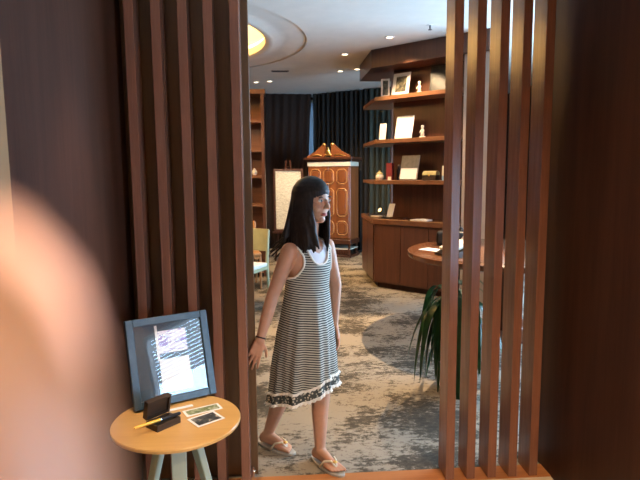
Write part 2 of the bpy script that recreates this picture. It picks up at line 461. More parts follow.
bb = B(); lathe(bb, [(0.0, 0), (0.010, 0.0), (0.010, 0.03), (0.006, 0.034), (0.006, 0.05), (0.0, 0.054)], 14)
add('bolt', bb, 'chrome', door, (-0.160, 2.60, 0.004), smooth=True, angle=40)

# ------------------------------------------------------------------ small round table and the things on it
TH = 0.55
tc = Vector((-0.418, 2.085, 0))
t = thing('side_table', 'small round oak topped table with splayed sage green legs', 'table', tc)
bm = B(); lathe(bm, [(0, -0.022), (0.228, -0.022), (0.243, -0.014), (0.245, -0.004), (0.242, 0.0), (0, 0.0)], 72)
add('table_top', bm, 'oak_top', t, (0, 0, TH), smooth=True, angle=30)
for a in (-78, 42, 162):
    bm = B(); d = Vector((math.cos(R(a)), math.sin(R(a)), 0)); s = Vector((-d.y, d.x, 0))
    top, bot = d * 0.055 + Vector((0, 0, TH - 0.022)), d * 0.185
    vs = []
    for p, w, th in ((top, 0.030, 0.016), (bot, 0.020, 0.012)):
        for i, j in ((-1, -1), (1, -1), (1, 1), (-1, 1)): vs.append(bm.verts.new(p + s * w * i + d * th * j))
    bm.faces.new(vs[:4][::-1]); bm.faces.new(vs[4:])
    for i in range(4): bm.faces.new((vs[i], vs[(i + 1) % 4], vs[4 + (i + 1) % 4], vs[4 + i]))
    bmesh.ops.recalc_face_normals(bm, faces=bm.faces)
    bevel(bm, 0.003, 1)
    add('leg', bm, 'sage_paint', t)
bm = B(); lathe(bm, [(0, -0.05), (0.085, -0.05), (0.085, -0.022), (0, -0.022)], 32)
add('leg_mount', bm, 'sage_paint', t, (0, 0, TH))

# leaning frame: local x along the frame, z up the tilted face, -y to the viewer
fr = thing('picture_frame', 'slate blue picture frame leaning back on the small round table', 'frame', (-0.594, 2.149, TH), R(28))
ft = bpy.data.objects.new  # noqa
TILT = (R(-16), 0, 0)
FW, FH, fw = 0.345, 0.362, 0.030
def fpart(name, bm, mat): return add(name, bm, mat, fr, (0, 0.0, 0.0085), TILT)
for nm, a, b in (('frame_side', (0, 0, 0), (fw, 0.028, FH)), ('frame_side', (FW - fw, 0, 0), (FW, 0.028, FH)),
                 ('frame_rail', (fw, 0.0005, 0), (FW - fw, 0.0275, fw)), ('frame_rail', (fw, 0.0005, FH - fw), (FW - fw, 0.0275, FH))):
    bm = B(); box2(bm, a, b); bevel(bm, 0.003, 2); fpart(nm, bm, 'slate_blue')
bm = B(); box2(bm, (fw, 0.018, fw), (FW - fw, 0.024, FH - fw)); fpart('mat_board', bm, 'slate_mat')
bm = B(); box2(bm, (0.118, 0.0165, 0.178), (0.128, 0.018, 0.325)); fpart('paper_strip', bm, 'white_paper')
bm = B(); box2(bm, (0.128, 0.0165, 0.206), (0.248, 0.018, 0.300)); fpart('drawing', bm, 'scribble_print')
bm = B(); box2(bm, (0.124, 0.0165, 0.048), (0.250, 0.018, 0.182)); fpart('paper_sheet', bm, 'white_paper')
bm = B(); box2(bm, (fw, 0.010, fw), (FW - fw, 0.0125, FH - fw)); fpart('pane', bm, 'clear_glass')
bm = B(); tube(bm, [(FW / 2, 0.115, 0.18), (FW / 2, 0.145, 0.0)], 0.006, 6); add('back_strut', bm, 'slate_blue', fr)

bxr = thing('pen_case', 'dark wooden hinged case standing open on the small round table', 'case', (-0.460, 2.040, TH + 0.0005), R(38))
bm = B(); box2(bm, (-0.060, -0.040, 0), (0.060, 0.040, 0.008)); 
for a, b in (((-0.060, -0.040, 0.008), (0.060, -0.032, 0.026)), ((-0.060, 0.032, 0.008), (0.060, 0.040, 0.026)),
             ((-0.060, -0.032, 0.008), (-0.052, 0.032, 0.026)), ((0.052, -0.032, 0.008), (0.060, 0.032, 0.026))): box2(bm, a, b)
add('case_base', bm, 'box_wood', bxr)
bm = B(); box2(bm, (-0.052, -0.032, 0.008), (0.052, 0.032, 0.014)); add('case_lining', bm, 'black_leather', bxr)
bm = B(); box2(bm, (-0.060, 0.018, 0), (0.060, 0.026, 0.082))
for a, b in (((-0.060, 0, 0), (0.060, 0.018, 0.008)), ((-0.060, 0, 0.074), (0.060, 0.018, 0.082)),
             ((-0.060, 0, 0.008), (-0.052, 0.018, 0.074)), ((0.052, 0, 0.008), (0.060, 0.018, 0.074))): box2(bm, a, b)
lid = add('case_lid', bm, 'box_wood', bxr, (0, 0.036, 0.030), (R(14), 0, 0))
bm = B(); box2(bm, (-0.052, 0.012, 0.008), (0.052, 0.018, 0.074)); add('lid_lining', bm, 'box_wood', lid)
for x in (-0.035, 0.035):
    bm = B(); tube(bm, [(x - 0.008, 0.041, 0.025), (x + 0.008, 0.041, 0.025)], 0.0025, 8); add('hinge', bm, 'gold', bxr)
bxr.rotation_euler[2] = R(48); bxr.scale = (0.88, 0.88, 0.9)

p0, p1 = Vector((-0.548, 1.957, TH + 0.031)), Vector((-0.400, 2.066, TH + 0.034))
d = (p1 - p0); L = d.length; dn = d.normalized()
pen = thing('fountain_pen', 'gold barrelled pen with black cap lying across the dark case', 'pen', p0)
q = d.to_track_quat('Z', 'Y').to_euler()
bm = B(); lathe(bm, [(0, 0), (0.0048, 0.001), (0.0062, 0.02), (0.0066, L * 0.55), (0, L * 0.55)], 14); add('barrel', bm, 'pen_gold', pen, (0, 0, 0), q, True, 40)
bm = B(); lathe(bm, [(0, L * 0.55), (0.0072, L * 0.552), (0.0070, L * 0.97), (0.004, L), (0, L)], 14); add('cap', bm, 'black_plastic', pen, (0, 0, 0), q, True, 40)
bm = B(); lathe(bm, [(0.0062, L * 0.548), (0.0077, L * 0.55), (0.0077, L * 0.57), (0.0062, L * 0.572)], 14, caps=False); add('cap_band', bm, 'chrome', pen, (0, 0, 0), q, True)

def card(label, c, ang, w, h, mat, z, group=None):
    r = thing('photo_card', label, 'card', (c[0], c[1], TH + z), R(ang))
    bm = B(); box2(bm, (-w / 2, -h / 2, 0), (w / 2, h / 2, 0.0009)); add('card_stock', bm, 'white_paper', r)
    m = 0.010
    bm = B(); box2(bm, (-w / 2 + m, -h / 2 + m, 0.0009), (w / 2 - m, h / 2 - m, 0.0012)); add('photo_print', bm, mat, r)
card('white bordered card with a green landscape photo on the small table', (-0.330, 2.164), 27, 0.150, 0.062, 'landscape_print', 0.0)
card('white bordered card with a dark photo overlapping the green landscape card', (-0.305, 2.076), 37, 0.118, 0.090, 'dark_print', 0.0015)
bm = B(); box2(bm, (-0.065, -0.009, 0), (0.065, 0.009, 0.003)); bevel(bm, 0.001, 1)
o = add('caption_strip', bm, 'white_paper', None, (-0.435, 2.182, TH), (0, 0, R(26)))
tag(o, 'narrow white caption strip lying at the foot of the blue frame', 'label strip')

# ------------------------------------------------------------------ angled bookcase
A0 = Vector((1.2, 7.05, 0)); U = Vector((0.7071, -0.7071, 0)); N = Vector((0.7071, 0.7071, 0))
def foot(o, end, back=0.45, wing=8.05):
    """outline of the bookcase: wing running away, then the 45 degree front; o grows it outwards"""
    s = o * 0.4142
    a = Vector((1.2 - o, 7.05 - s, 0)); e = A0 + U * end - N * o; eb = A0 + U * end + N * back
    return [(1.2 - o, wing), (a.x, a.y), (e.x, e.y), (eb.x, eb.y), (1.65, 7.05 + (0.45 - (back - 0.45)) * 0.4142 + 0.0), (1.65, wing)]
bk = thing('bookcase', 'tall angled walnut bookcase with lit open shelves over closed cupboards', 'bookcase', A0)
def bpart(name, bm, mat, **k):
    bmesh.ops.translate(bm, verts=bm.verts, vec=-A0); return add(name, bm, mat, bk, **k)
bm = B(); prism(bm, foot(-0.05, 1.18), 0, 0.07); bpart('plinth', bm, 'walnut_panel')
bm = B(); prism(bm, foot(0, 1.20), 0.07, 0.83); bpart('cupboard_body', bm, 'walnut_case')
for k in range(3):
    s0, s1 = 0.015 + 0.395 * k, 0.40 + 0.395 * k
    p = A0 + U * s0; q2 = A0 + U * s1
    bm = B(); prism(bm, [(p.x, p.y), (p.x - N.x * 0.014, p.y - N.y * 0.014), (q2.x - N.x * 0.014, q2.y - N.y * 0.014), (q2.x, q2.y)], 0.085, 0.815)
    bpart('cupboard_door', bm, 'walnut_case')
for k in range(2):
    bm = B(); box2(bm, (1.186, 7.08 + 0.48 * k, 0.085), (1.2, 7.55 + 0.48 * k, 0.815)); bpart('cupboard_door', bm, 'walnut_case')
bm = B(); prism(bm, foot(0.025, 1.20), 0.83, 0.90); bevel(bm, 0.006, 2); bpart('counter_top', bm, 'walnut_top')
SH = (1.39, 1.90, 2.43)
for z in SH:
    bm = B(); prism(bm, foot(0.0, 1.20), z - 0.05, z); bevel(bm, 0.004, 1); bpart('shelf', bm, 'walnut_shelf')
p, q2 = A0 + N * 0.33 + U * 0.06, A0 + N * 0.33 + U * 1.2
zz = [0.90] + [v for s in SH for v in (s - 0.05, s)] + [2.78]
for z0, z1 in zip(zz[0::2], zz[1::2]):
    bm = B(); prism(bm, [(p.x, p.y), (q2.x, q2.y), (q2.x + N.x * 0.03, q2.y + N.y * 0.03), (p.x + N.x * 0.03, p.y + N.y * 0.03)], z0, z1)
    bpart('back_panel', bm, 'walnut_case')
for z0, z1 in zip(zz[0::2], zz[1::2]):
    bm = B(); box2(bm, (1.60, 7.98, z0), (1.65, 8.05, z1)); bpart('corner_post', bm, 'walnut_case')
bm = B(); prism(bm, foot(0.05, 1.52), 2.78, ZC - 0.002); bpart('canopy', bm, 'walnut_case')

def on_shelf(s, off, z): 
    p = A0 + U * s + N * off; return (p.x, p.y, z + 0.0012)
RS = R(-45)
def leaning(name, label, cat, s0, s1, h, z, mats, tilt=12, off=0.13, border=0.0, turn=0, th=0.012, group=None):
    w = s1 - s0
    r = thing(name, label, cat, on_shelf((s0 + s1) / 2, off, z), RS + R(turn), group)
    dz = th * math.sin(R(tilt)) + 0.0008
    rot = (R(-tilt), 0, 0)
    if border:
        for nm, a, b in (('frame_side', (-w / 2, 0, 0), (-w / 2 + border, th, h)), ('frame_side', (w / 2 - border, 0, 0), (w / 2, th, h)),
                         ('frame_rail', (-w / 2 + border, 0, 0), (w / 2 - border, th, border)), ('frame_rail', (-w / 2 + border, 0, h - border), (w / 2 - border, th, h))):
            bm = B(); box2(bm, a, b); add(nm, bm, mats[0], r, (0, 0, dz), rot)
        bm = B(); box2(bm, (-w / 2 + border, th * 0.4, border), (w / 2 - border, th * 0.9, h - border)); add('picture_print', bm, mats[1], r, (0, 0, dz), rot)
    else:
        bm = B(); box2(bm, (-w / 2, 0, 0), (w / 2, th, h)); bevel(bm, 0.003, 1); add('board', bm, mats[0], r, (0, 0, dz), rot)
    bm = B(); yb = math.sin(R(tilt)) * h * 0.7
    tube(bm, [(0, yb * 0.9 + th, h * 0.62), (0, yb + 0.05, 0.0)], 0.004, 6); add('back_strut', bm, mats[0], r, (0, 0, 0.003))
    return r
leaning('framed_photo', 'pale narrow frame turned edge on beside the portrait frame, top shelf', 'frame', 0.02, 0.13, 0.235, SH[2], ('frame_white', 'portrait_print'), 10, 0.12, 0.022, 32)
leaning('framed_photo', 'white framed dark portrait photo leaning on the top shelf', 'frame', 0.165, 0.41, 0.285, SH[2], ('frame_white', 'portrait_print'), 12, 0.12, 0.045, 0)
leaning('painting', 'dark painting leaning on the top shelf by the cream figurine', 'painting', 0.69, 0.91, 0.315, SH[2], ('black_plastic', 'painting_print'), 9, 0.14, 0.012, 0)
leaning('display_board', 'narrow white board turned sideways on the middle shelf end', 'board', -0.03, 0.06, 0.215, SH[1], ('white_paper',), 12, 0.14, 0, 12)
leaning('display_board', 'wide blank white board leaning on the middle shelf', 'board', 0.225, 0.475, 0.29, SH[1], ('white_paper',), 14, 0.10, 0, 0)
sl_ = leaning('stone_slab', 'grey and white stone slab leaning on the lowest open shelf', 'slab', 0.30, 0.56, 0.31, SH[0], ('slate_grey',), 14, 0.10, 0, 0)
bm = B(); box2(bm, (-0.115, -0.004, 0.012), (0.115, 0.0, 0.15)); add('paper_sheet', bm, 'white_paper', sl_, (0, 0, 0.002), (R(-14), 0, 0))

def figurine(label, s, z, k, mat):
    r = thing('figurine', label, 'figurine', on_shelf(s, 0.11, z), RS)
    bm = B(); lathe(bm, [(0, 0), (0.034, 0), (0.036, 0.012), (0.030, 0.020), (0.0, 0.020)], 20); add('base', bm, mat, r, smooth=True, angle=40)
    bm = B(); lathe(bm, [(0, 0.018), (0.020, 0.020), (0.024, 0.045), (0.017, 0.062), (0.022, 0.082), (0.012, 0.098), (0, 0.1)], 20)
    for sx in (-1, 1): capsule(bm, (sx * 0.020, -0.004, 0.085), 0.007, (sx * 0.026, -0.016, 0.058), 0.006, 8)
    add('body', bm, mat, r, smooth=True)
    bm = B(); ball(bm, (0, -0.002, 0.112), (0.016, 0.016, 0.019), 14); lathe(bm, [(0.0, 0.120), (0.02, 0.121), (0.017, 0.140), (0, 0.144)], 16); add('head', bm, mat, r, smooth=True)
    r.scale = (k, k, k)
figurine('small cream figurine on a round base, top shelf', 0.575, SH[2], 1.0, 'ceramic_white')
figurine('small white figurine on a round base, middle shelf', 0.625, SH[1], 1.06, 'ceramic_white')

r = thing('lidded_jar', 'squat cream ceramic jar with lid on the lowest open shelf', 'jar', on_shelf(-0.02, 0.14, SH[0]))
bm = B(); lathe(bm, [(0, 0), (0.034, 0), (0.052, 0.025), (0.052, 0.055), (0.036, 0.075), (0, 0.075)], 24); add('jar_body', bm, 'ceramic_white', r, smooth=True, angle=50)
bm = B(); lathe(bm, [(0, 0.075), (0.044, 0.075), (0.040, 0.09), (0.016, 0.104), (0.010, 0.112), (0.014, 0.124), (0, 0.13)], 24); add('jar_lid', bm, 'olive_gold', r, smooth=True, angle=50)
r = thing('standing_book', 'dark red hardback standing on the lowest open shelf', 'book', on_shelf(0.15, 0.13, SH[0]), RS + R(20)); r.scale = (0.8, 0.8, 1.0)
bm = B(); box2(bm, (-0.045, -0.075, 0), (-0.041, 0.075, 0.215)); box2(bm, (0.041, -0.075, 0), (0.045, 0.075, 0.215)); box2(bm, (-0.041, -0.075, 0), (0.041, -0.071, 0.215)); add('cover', bm, 'red_cloth', r)
bm = B(); box2(bm, (-0.041, -0.071, 0.004), (0.041, 0.070, 0.208)); add('pages', bm, 'dark_red', r)
bm = B(); prism(bm, [(-0.025, -0.02), (0.025, -0.02), (0.025, 0.02), (-0.025, 0.02)], 0, 0.004); bbox(bm, (0, 0.006, 0.024), (0.05, 0.004, 0.042))
o = add('price_tag', bm, 'cream', None, on_shelf(0.20, 0.035, SH[0]), (0, 0, RS)); tag(o, 'tiny cream tent card at the foot of the red book', 'card')
r = thing('bottle', 'slim black bottle standing between red book and stone slab', 'bottle', on_shelf(0.235, 0.20, SH[0]))
bm = B(); lathe(bm, [(0, 0), (0.026, 0), (0.028, 0.006), (0.028, 0.12), (0.012, 0.15), (0.012, 0.175), (0, 0.175)], 20); add('glass_body', bm, 'black_plastic', r, smooth=True, angle=40)
bm = B(); lathe(bm, [(0, 0.175), (0.014, 0.175), (0.014, 0.195), (0, 0.197)], 20); add('stopper', bm, 'slate_grey', r, smooth=True, angle=40)
r = thing('casket', 'small olive gold casket with rounded lid on the lowest open shelf', 'box', on_shelf(0.74, 0.13, SH[0]), RS)
bm = B(); box2(bm, (-0.09, -0.05, 0), (0.09, 0.05, 0.062)); bevel(bm, 0.004, 1); add('box_body', bm, 'box_wood', r)
bm = B()
pts = [(0.052 * math.cos(R(a)), 0.05 * math.sin(R(a))) for a in range(0, 181, 15)]
va = [bm.verts.new((-0.092, y, 0.062 + z)) for y, z in pts]; vb = [bm.verts.new((0.092, y, 0.062 + z)) for y, z in pts]
bm.faces.new(va); bm.faces.new(vb[::-1])
for i in range(len(pts)): bm.faces.new((va[i], vb[i], vb[(i + 1) % len(pts)], va[(i + 1) % len(pts)]))
bmesh.ops.recalc_face_normals(bm, faces=bm.faces)
add('lid', bm, 'olive_gold', r, smooth=True, angle=40)
bm = B(); bbox(bm, (0, -0.053, 0.06), (0.02, 0.006, 0.024)); add('clasp', bm, 'gold', r)
r = thing('standing_book', 'slim pale book with blue foot at the shelf end by the casket', 'book', on_shelf(0.955, 0.12, SH[0]), RS)
bm = B(); box2(bm, (-0.03, -0.06, 0.055), (0.03, 0.06, 0.17)); add('cover', bm, 'cream', r)
bm = B(); box2(bm, (-0.03, -0.06, 0.0), (0.03, 0.06, 0.055)); add('cover_band', bm, 'pale_blue', r)
# on the counter
bm = B(); box2(bm, (-0.09, -0.065, 0), (0.09, 0.065, 0.008)); bevel(bm, 0.002, 1)
o = add('booklet', bm, 'cream', None, (1.30, 7.35, 0.9012), (0, 0, R(-70))); tag(o, 'thin cream booklet lying flat on the counter wing', 'booklet')
r = thing('phone_stand', 'small grey display tablet propped on the counter', 'stand', on_shelf(0.14, 0.13, 0.90), RS + R(10))
bm = B(); box2(bm, (-0.05, -0.05, 0), (0.05, 0.06, 0.012)); bevel(bm, 0.003, 1); add('base', bm, 'black_plastic', r)
bm = B(); box2(bm, (-0.045, 0, 0), (0.045, 0.010, 0.185)); bevel(bm, 0.003, 1); add('display', bm, 'frame_white', r, (0, 0, 0.014), (R(-22), 0, R(-8)))
r = thing('magnifier', 'small dark desk magnifier beside the propped tablet', 'magnifier', on_shelf(0.03, 0.16, 0.90), RS)
bm = B(); lathe(bm, [(0, 0), (0.035, 0), (0.035, 0.008), (0.008, 0.014), (0, 0.014)], 20); add('base', bm, 'black_plastic', r)
bm = B(); tube(bm, [(0, 0, 0.012), (-0.015, 0, 0.05), (-0.04, -0.01, 0.085)], 0.005, 8); add('arm', bm, 'black_plastic', r)
bm = B(); lathe(bm, [(0, -0.005), (0.026, -0.005), (0.026, 0.005), (0, 0.005)], 20); add('lens', bm, 'chrome', r, (-0.05, -0.01, 0.098), (R(60), 0, 0))
r = thing('tray', 'low dark wooden tray on the counter beside the tablet', 'tray', on_shelf(0.30, 0.10, 0.90), RS)
bm = B(); box2(bm, (-0.10, -0.05, 0), (0.10, 0.05, 0.008)); add('tray_base', bm, 'walnut_panel', r)
bm = B()
for a, b in (((-0.10, -0.05, 0.008), (0.10, -0.044, 0.022)), ((-0.10, 0.044, 0.008), (0.10, 0.05, 0.022)), ((-0.10, -0.044, 0.008), (-0.094, 0.044, 0.022)), ((0.094, -0.044, 0.008), (0.10, 0.044, 0.022))): box2(bm, a, b)
add('tray_rim', bm, 'walnut_panel', r)
r = thing('open_book', 'open white paged book lying flat on the counter', 'book', on_shelf(0.63, 0.10, 0.90), RS)
for sx in (-1, 1):
    bm = B(); prism(bm, [(0.002, -0.07), (0.115, -0.07), (0.115, 0.07), (0.002, 0.07)], 0.0, 0.016)
    for v in bm.verts:
        if v.co.x > 0.05 and v.co.z > 0.01: v.co.z = 0.009
        v.co.x *= sx
    bmesh.ops.recalc_face_normals(bm, faces=bm.faces)
    add('page_block', bm, 'white_paper', r)
r = thing('card_holder', 'small upright card holder at the counter end', 'card holder', on_shelf(0.96, 0.12, 0.90), RS)
bm = B(); box2(bm, (-0.04, -0.03, 0), (0.04, 0.03, 0.014)); bevel(bm, 0.003, 1); add('base', bm, 'walnut_top', r)
bm = B(); box2(bm, (-0.035, -0.002, 0), (0.035, 0.002, 0.09)); add('card', bm, 'cream', r, (0, 0, 0.014), (R(-10), 0, 0))

# ------------------------------------------------------------------ antique cabinet (local: front along -x from the corner at origin, -y outward)
CW, CD = 0.80, 0.42
ca = thing('antique_cabinet', 'carved mahogany cabinet on a low stand with crested pediment and gold ornament', 'cabinet', (1.20, 9.55, 0), R(-28))
def cbox(name, a, b, mat, bev=0.0, par=None):
    bm = B(); box2(bm, a, b)
    if bev: bevel(bm, bev, 1)
    return add(name, bm, mat, par or ca)
cbox('stand_base', (-CW - 0.02, -0.02, 0.0), (0.02, CD + 0.02, 0.035), 'dark_mahogany', 0.004)
for x in (-CW + 0.035, -0.035):
    for y in (0.035, CD - 0.035):
        bm = B(); lathe(bm, [(0, 0.035), (0.03, 0.035), (0.034, 0.06), (0.02, 0.075), (0.03, 0.11), (0.022, 0.19), (0.034, 0.215), (0.034, 0.232), (0, 0.232)], 14, (x, y, 0))
        add('leg', bm, 'dark_mahogany', ca, smooth=True, angle=40)
bm = B()
for k in range(16):
    bbox(bm, (-CW + 0.05 + 0.0467 * k, -0.004, 0.085 + 0.012 * (k % 2)), (0.026, 0.012, 0.05))
box2(bm, (-CW, 0.002, 0.045), (0, 0.014, 0.135))
add('fretwork', bm, 'dark_mahogany', ca)
cbox('stand_shelf', (-CW + 0.01, 0.015, 0.137), (-0.01, CD - 0.01, 0.155), 'cream')
cbox('stand_rail', (-CW - 0.015, -0.015, 0.232), (0.015, CD + 0.01, 0.315), 'dark_mahogany', 0.006)
cbox('cabinet_body', (-CW, 0.0, 0.315), (0, CD, 1.60), 'mahogany', 0.004)
def octa(w, h, c):
    return [(-w + c, -h), (w - c, -h), (w, -h + c), (w, h - c), (w - c, h), (-w + c, h), (-w, h - c), (-w, -h + c)]
for dx in (0, 1):
    x0 = -CW + 0.018 + dx * (CW / 2 - 0.014); x1 = x0 + CW / 2 - 0.022
    dr_ = cbox('cabinet_door', (x0, -0.016, 0.345), (x1, 0.0, 1.585), 'mahogany', 0.003)
for row, (zc, hh) in enumerate(((1.42, 0.125), (0.97, 0.24), (0.52, 0.12))):
    for k in range(3):
        xc = -CW + 0.150 + 0.25 * k
        bm = B()
        pts = octa(0.095, hh, 0.045); tube(bm, [(xc + x, -0.018, zc + z) for x, z in pts], 0.011, 6, True)
        add('panel_moulding', bm, 'highlight_mahogany', ca, smooth=True)
        bm = B(); vs = octa(0.070, hh - 0.028, 0.034)
        f = [bm.verts.new((xc + x, -0.028, zc + z)) for x, z in vs]; g = [bm.verts.new((xc + x * 1.12, -0.0162, zc + z * 1.04)) for x, z in vs]
        bm.faces.new(f)
        for i in range(8): bm.faces.new((f[i], f[(i + 1) % 8], g[(i + 1) % 8], g[i]))
        bmesh.ops.recalc_face_normals(bm, faces=bm.faces)
        add('raised_panel', bm, 'mahogany', ca)
bm = B(); lathe(bm, [(0, 0), (0.014, 0), (0.014, 0.006), (0.006, 0.01), (0.012, 0.024), (0, 0.03)], 12)
add('knob', bm, 'gold', ca, (-CW / 2 + 0.03, -0.016, 1.0), (R(90), 0, 0), True)
cbox('frieze_band', (-CW - 0.004, -0.022, 1.60), (0.004, CD, 1.675), 'cream', 0.003)
cbox('cornice', (-CW - 0.03, -0.035, 1.675), (0.03, CD + 0.02, 1.712), 'dark_mahogany', 0.006)
cbox('cornice', (-CW - 0.06, -0.065, 1.712), (0.06, CD + 0.02, 1.755), 'dark_mahogany', 0.006)
for sx in (-1, 1):
    bm = B(); prof = [(0.40, 0.0), (0.40, 0.03), (0.33, 0.06), (0.24, 0.11), (0.15, 0.185), (0.09, 0.235), (0.055, 0.225), (0.06, 0.18), (0.05, 0.0)]
    vs = [(-CW / 2 + sx * x, z) for x, z in prof]
    f = [bm.verts.new((x, -0.03, 1.755 + z)) for x, z in vs]; g = [bm.verts.new((x, 0.03, 1.755 + z)) for x, z in vs]
    bm.faces.new(f); bm.faces.new(g[::-1])
    for i in range(len(vs)): bm.faces.new((f[i], f[(i + 1) % len(vs)], g[(i + 1) % len(vs)], g[i]))
    bmesh.ops.recalc_face_normals(bm, faces=bm.faces); add('pediment_scroll', bm, 'mahogany', ca)
    bm = B(); ball(bm, (-CW / 2 + sx * 0.075, -0.032, 1.975), (0.03, 0.014, 0.03), 14); add('rosette', bm, 'gold', ca, smooth=True)
    bm = B(); tube(bm, [(-CW / 2 + sx * x, -0.036, 1.755 + z) for x, z in ((0.12, 0.03), (0.2, 0.05), (0.27, 0.035), (0.33, 0.02))], [0.012, 0.012, 0.009, 0.005], 8); add('gilt_spray', bm, 'gold', ca, smooth=True)
bm = B(); ball(bm, (-CW / 2, -0.034, 1.835), (0.042, 0.018, 0.06), 16); ball(bm, (-CW / 2, -0.034, 1.905), (0.022, 0.016, 0.03), 12); ball(bm, (-CW / 2 + 0.04, -0.034, 1.80), (0.03, 0.014, 0.022), 12); ball(bm, (-CW / 2 - 0.04, -0.034, 1.80), (0.03, 0.014, 0.022), 12)
add('gilt_ornament', bm, 'gold', ca, smooth=True)

# ------------------------------------------------------------------ curtains on the far wall
def curtain(label, pts, z0, z1, mat, wl=0.11, amp=0.035, skew=0.0, name='curtain'):
    bm = B(); L = [0]; P = [Vector((x, y, 0)) for x, y in pts]
    for a, b in zip(P, P[1:]): L.append(L[-1] + (b - a).length)
    n = max(12, int(L[-1] / wl * 10)); rows = []
    for j in range(7):
        z = z0 + (z1 - z0) * j / 6; row = []
        for i in range(n + 1):
            s = L[-1] * i / n
            k = max(q for q in range(len(P) - 1) if L[q] <= s + 1e-9); a, b = P[k], P[k + 1]
            p = a.lerp(b, (s - L[k]) / (L[k + 1] - L[k])); tn = (b - a).normalized(); nr = Vector((tn.y, -tn.x, 0))
            w = amp * (math.sin(2 * math.pi * s / wl) + 0.35 * math.sin(2 * math.pi * s / (wl * 2.7) + 1 + 0.15 * j))
            p = p + nr * w + tn * (skew * (1 - j / 6) * (s / L[-1]))
            row.append(bm.verts.new((p.x, p.y, z)))
        rows.append(row)
    for a, b in zip(rows, rows[1:]):
        for i in range(n): bm.faces.new((a[i], a[i + 1], b[i + 1], b[i]))
    bmesh.ops.solidify(bm, geom=list(bm.faces), thickness=0.006)
    o = add(name, bm, mat, None, smooth=True)
    tag(o, label, 'curtain'); return o
for lab, x0, x1 in (('added pale blind dimming the sky behind the dark curtains', -0.35, 3.25), ('added pale blind dimming the window behind the far bookshelf', -3.65, -1.35)):  # blinds added only to dim the bright sky in the back windows
    r = thing('dimming_blind', lab, 'blind', ((x0 + x1) / 2, 11.34, 0))
    w_ = (x1 - x0) / 2
    bm = B(); box2(bm, (-w_, -0.001, 0.06), (w_, 0.001, 2.88)); add('blind_cloth', bm, 'dimming_fabric', r)
    bm = B(); tube(bm, [(-w_, 0, 2.91), (w_, 0, 2.91)], 0.03, 12); add('roller', bm, 'white_metal', r)
    bm = B(); box2(bm, (-w_, -0.008, 0.03), (w_, 0.008, 0.06)); add('bottom_bar', bm, 'white_metal', r)
curtain('dark brown curtain hanging behind the framed document', [(-0.75, 10.75), (0.612, 10.85)], 0.02, 2.985, 'curtain_brown', 0.16, 0.02, -0.15)
curtain('dark pleated curtain hanging behind the antique cabinet', [(0.655, 10.85), (1.20, 10.45), (1.655, 10.12)], 0.02, 2.985, 'curtain_dark', 0.10, 0.03)
curtain('grey green pleated curtain seen through the bookcase wing', [(1.630, 10.150), (2.4, 9.55), (3.2, 9.1)], 0.02, 2.985, 'curtain_green', 0.12, 0.03)

# ------------------------------------------------------------------ far bookshelf by the chairs
bs = thing('bookshelf', 'tall dark walnut bookshelf with orange lit shelves beside the brown curtain', 'bookshelf', (-0.22, 8.0, 0))
def spart(name, a, b, mat='walnut_shelf'):
    bm = B(); box2(bm, a, b); return add(name, bm, mat, bs)
spart('side_panel', (-0.045, 0, 0), (0, 0.36, 2.60), 'walnut_case'); spart('side_panel', (-1.10, 0, 0), (-1.055, 0.36, 2.60), 'walnut_case')
spart('back_panel', (-1.055, 0.33, 0), (-0.045, 0.36, 2.60), 'walnut_shelf')
spart('top_panel', (-1.12, -0.02, 2.60), (0.02, 0.36, 2.66), 'walnut_case')
for z in (0.08, 0.62, 1.05, 1.46, 1.83, 2.24): spart('shelf', (-1.055, 0.0, z - 0.035), (-0.045, 0.33, z))
r = thing('lidded_jar', 'tiny white jar on the far bookshelf by the curtain', 'jar', (-0.375, 8.1, 1.4612))
bm = B(); lathe(bm, [(0, 0), (0.025, 0), (0.04, 0.03), (0.04, 0.06), (0.02, 0.08), (0, 0.08)], 16); add('jar_body', bm, 'ceramic_white', r, smooth=True)
bm = B(); lathe(bm, [(0, 0.08), (0.025, 0.08), (0.01, 0.1), (0, 0.105)], 16); add('jar_lid', bm, 'ceramic_white', r, smooth=True)
for k, (w, h, m) in enumerate(((0.035, 0.24, 'dark_red'), (0.03, 0.26, 'box_wood'), (0.04, 0.22, 'slate_grey'))):
    r = thing('standing_book', ('dark red', 'dark brown', 'grey')[k] + ' book upright on the far bookshelf', 'book', (-0.55 - 0.045 * k, 8.12, 1.0512))
    bm = B(); box2(bm, (-w / 2, -0.08, 0), (-w / 2 + 0.003, 0.08, h)); box2(bm, (w / 2 - 0.003, -0.08, 0), (w / 2, 0.08, h)); box2(bm, (-w / 2 + 0.003, -0.08, 0), (w / 2 - 0.003, -0.077, h)); add('cover', bm, m, r)
    bm = B(); box2(bm, (-w / 2 + 0.003, -0.077, 0.003), (w / 2 - 0.003, 0.076, h - 0.005)); add('pages', bm, 'cream', r)

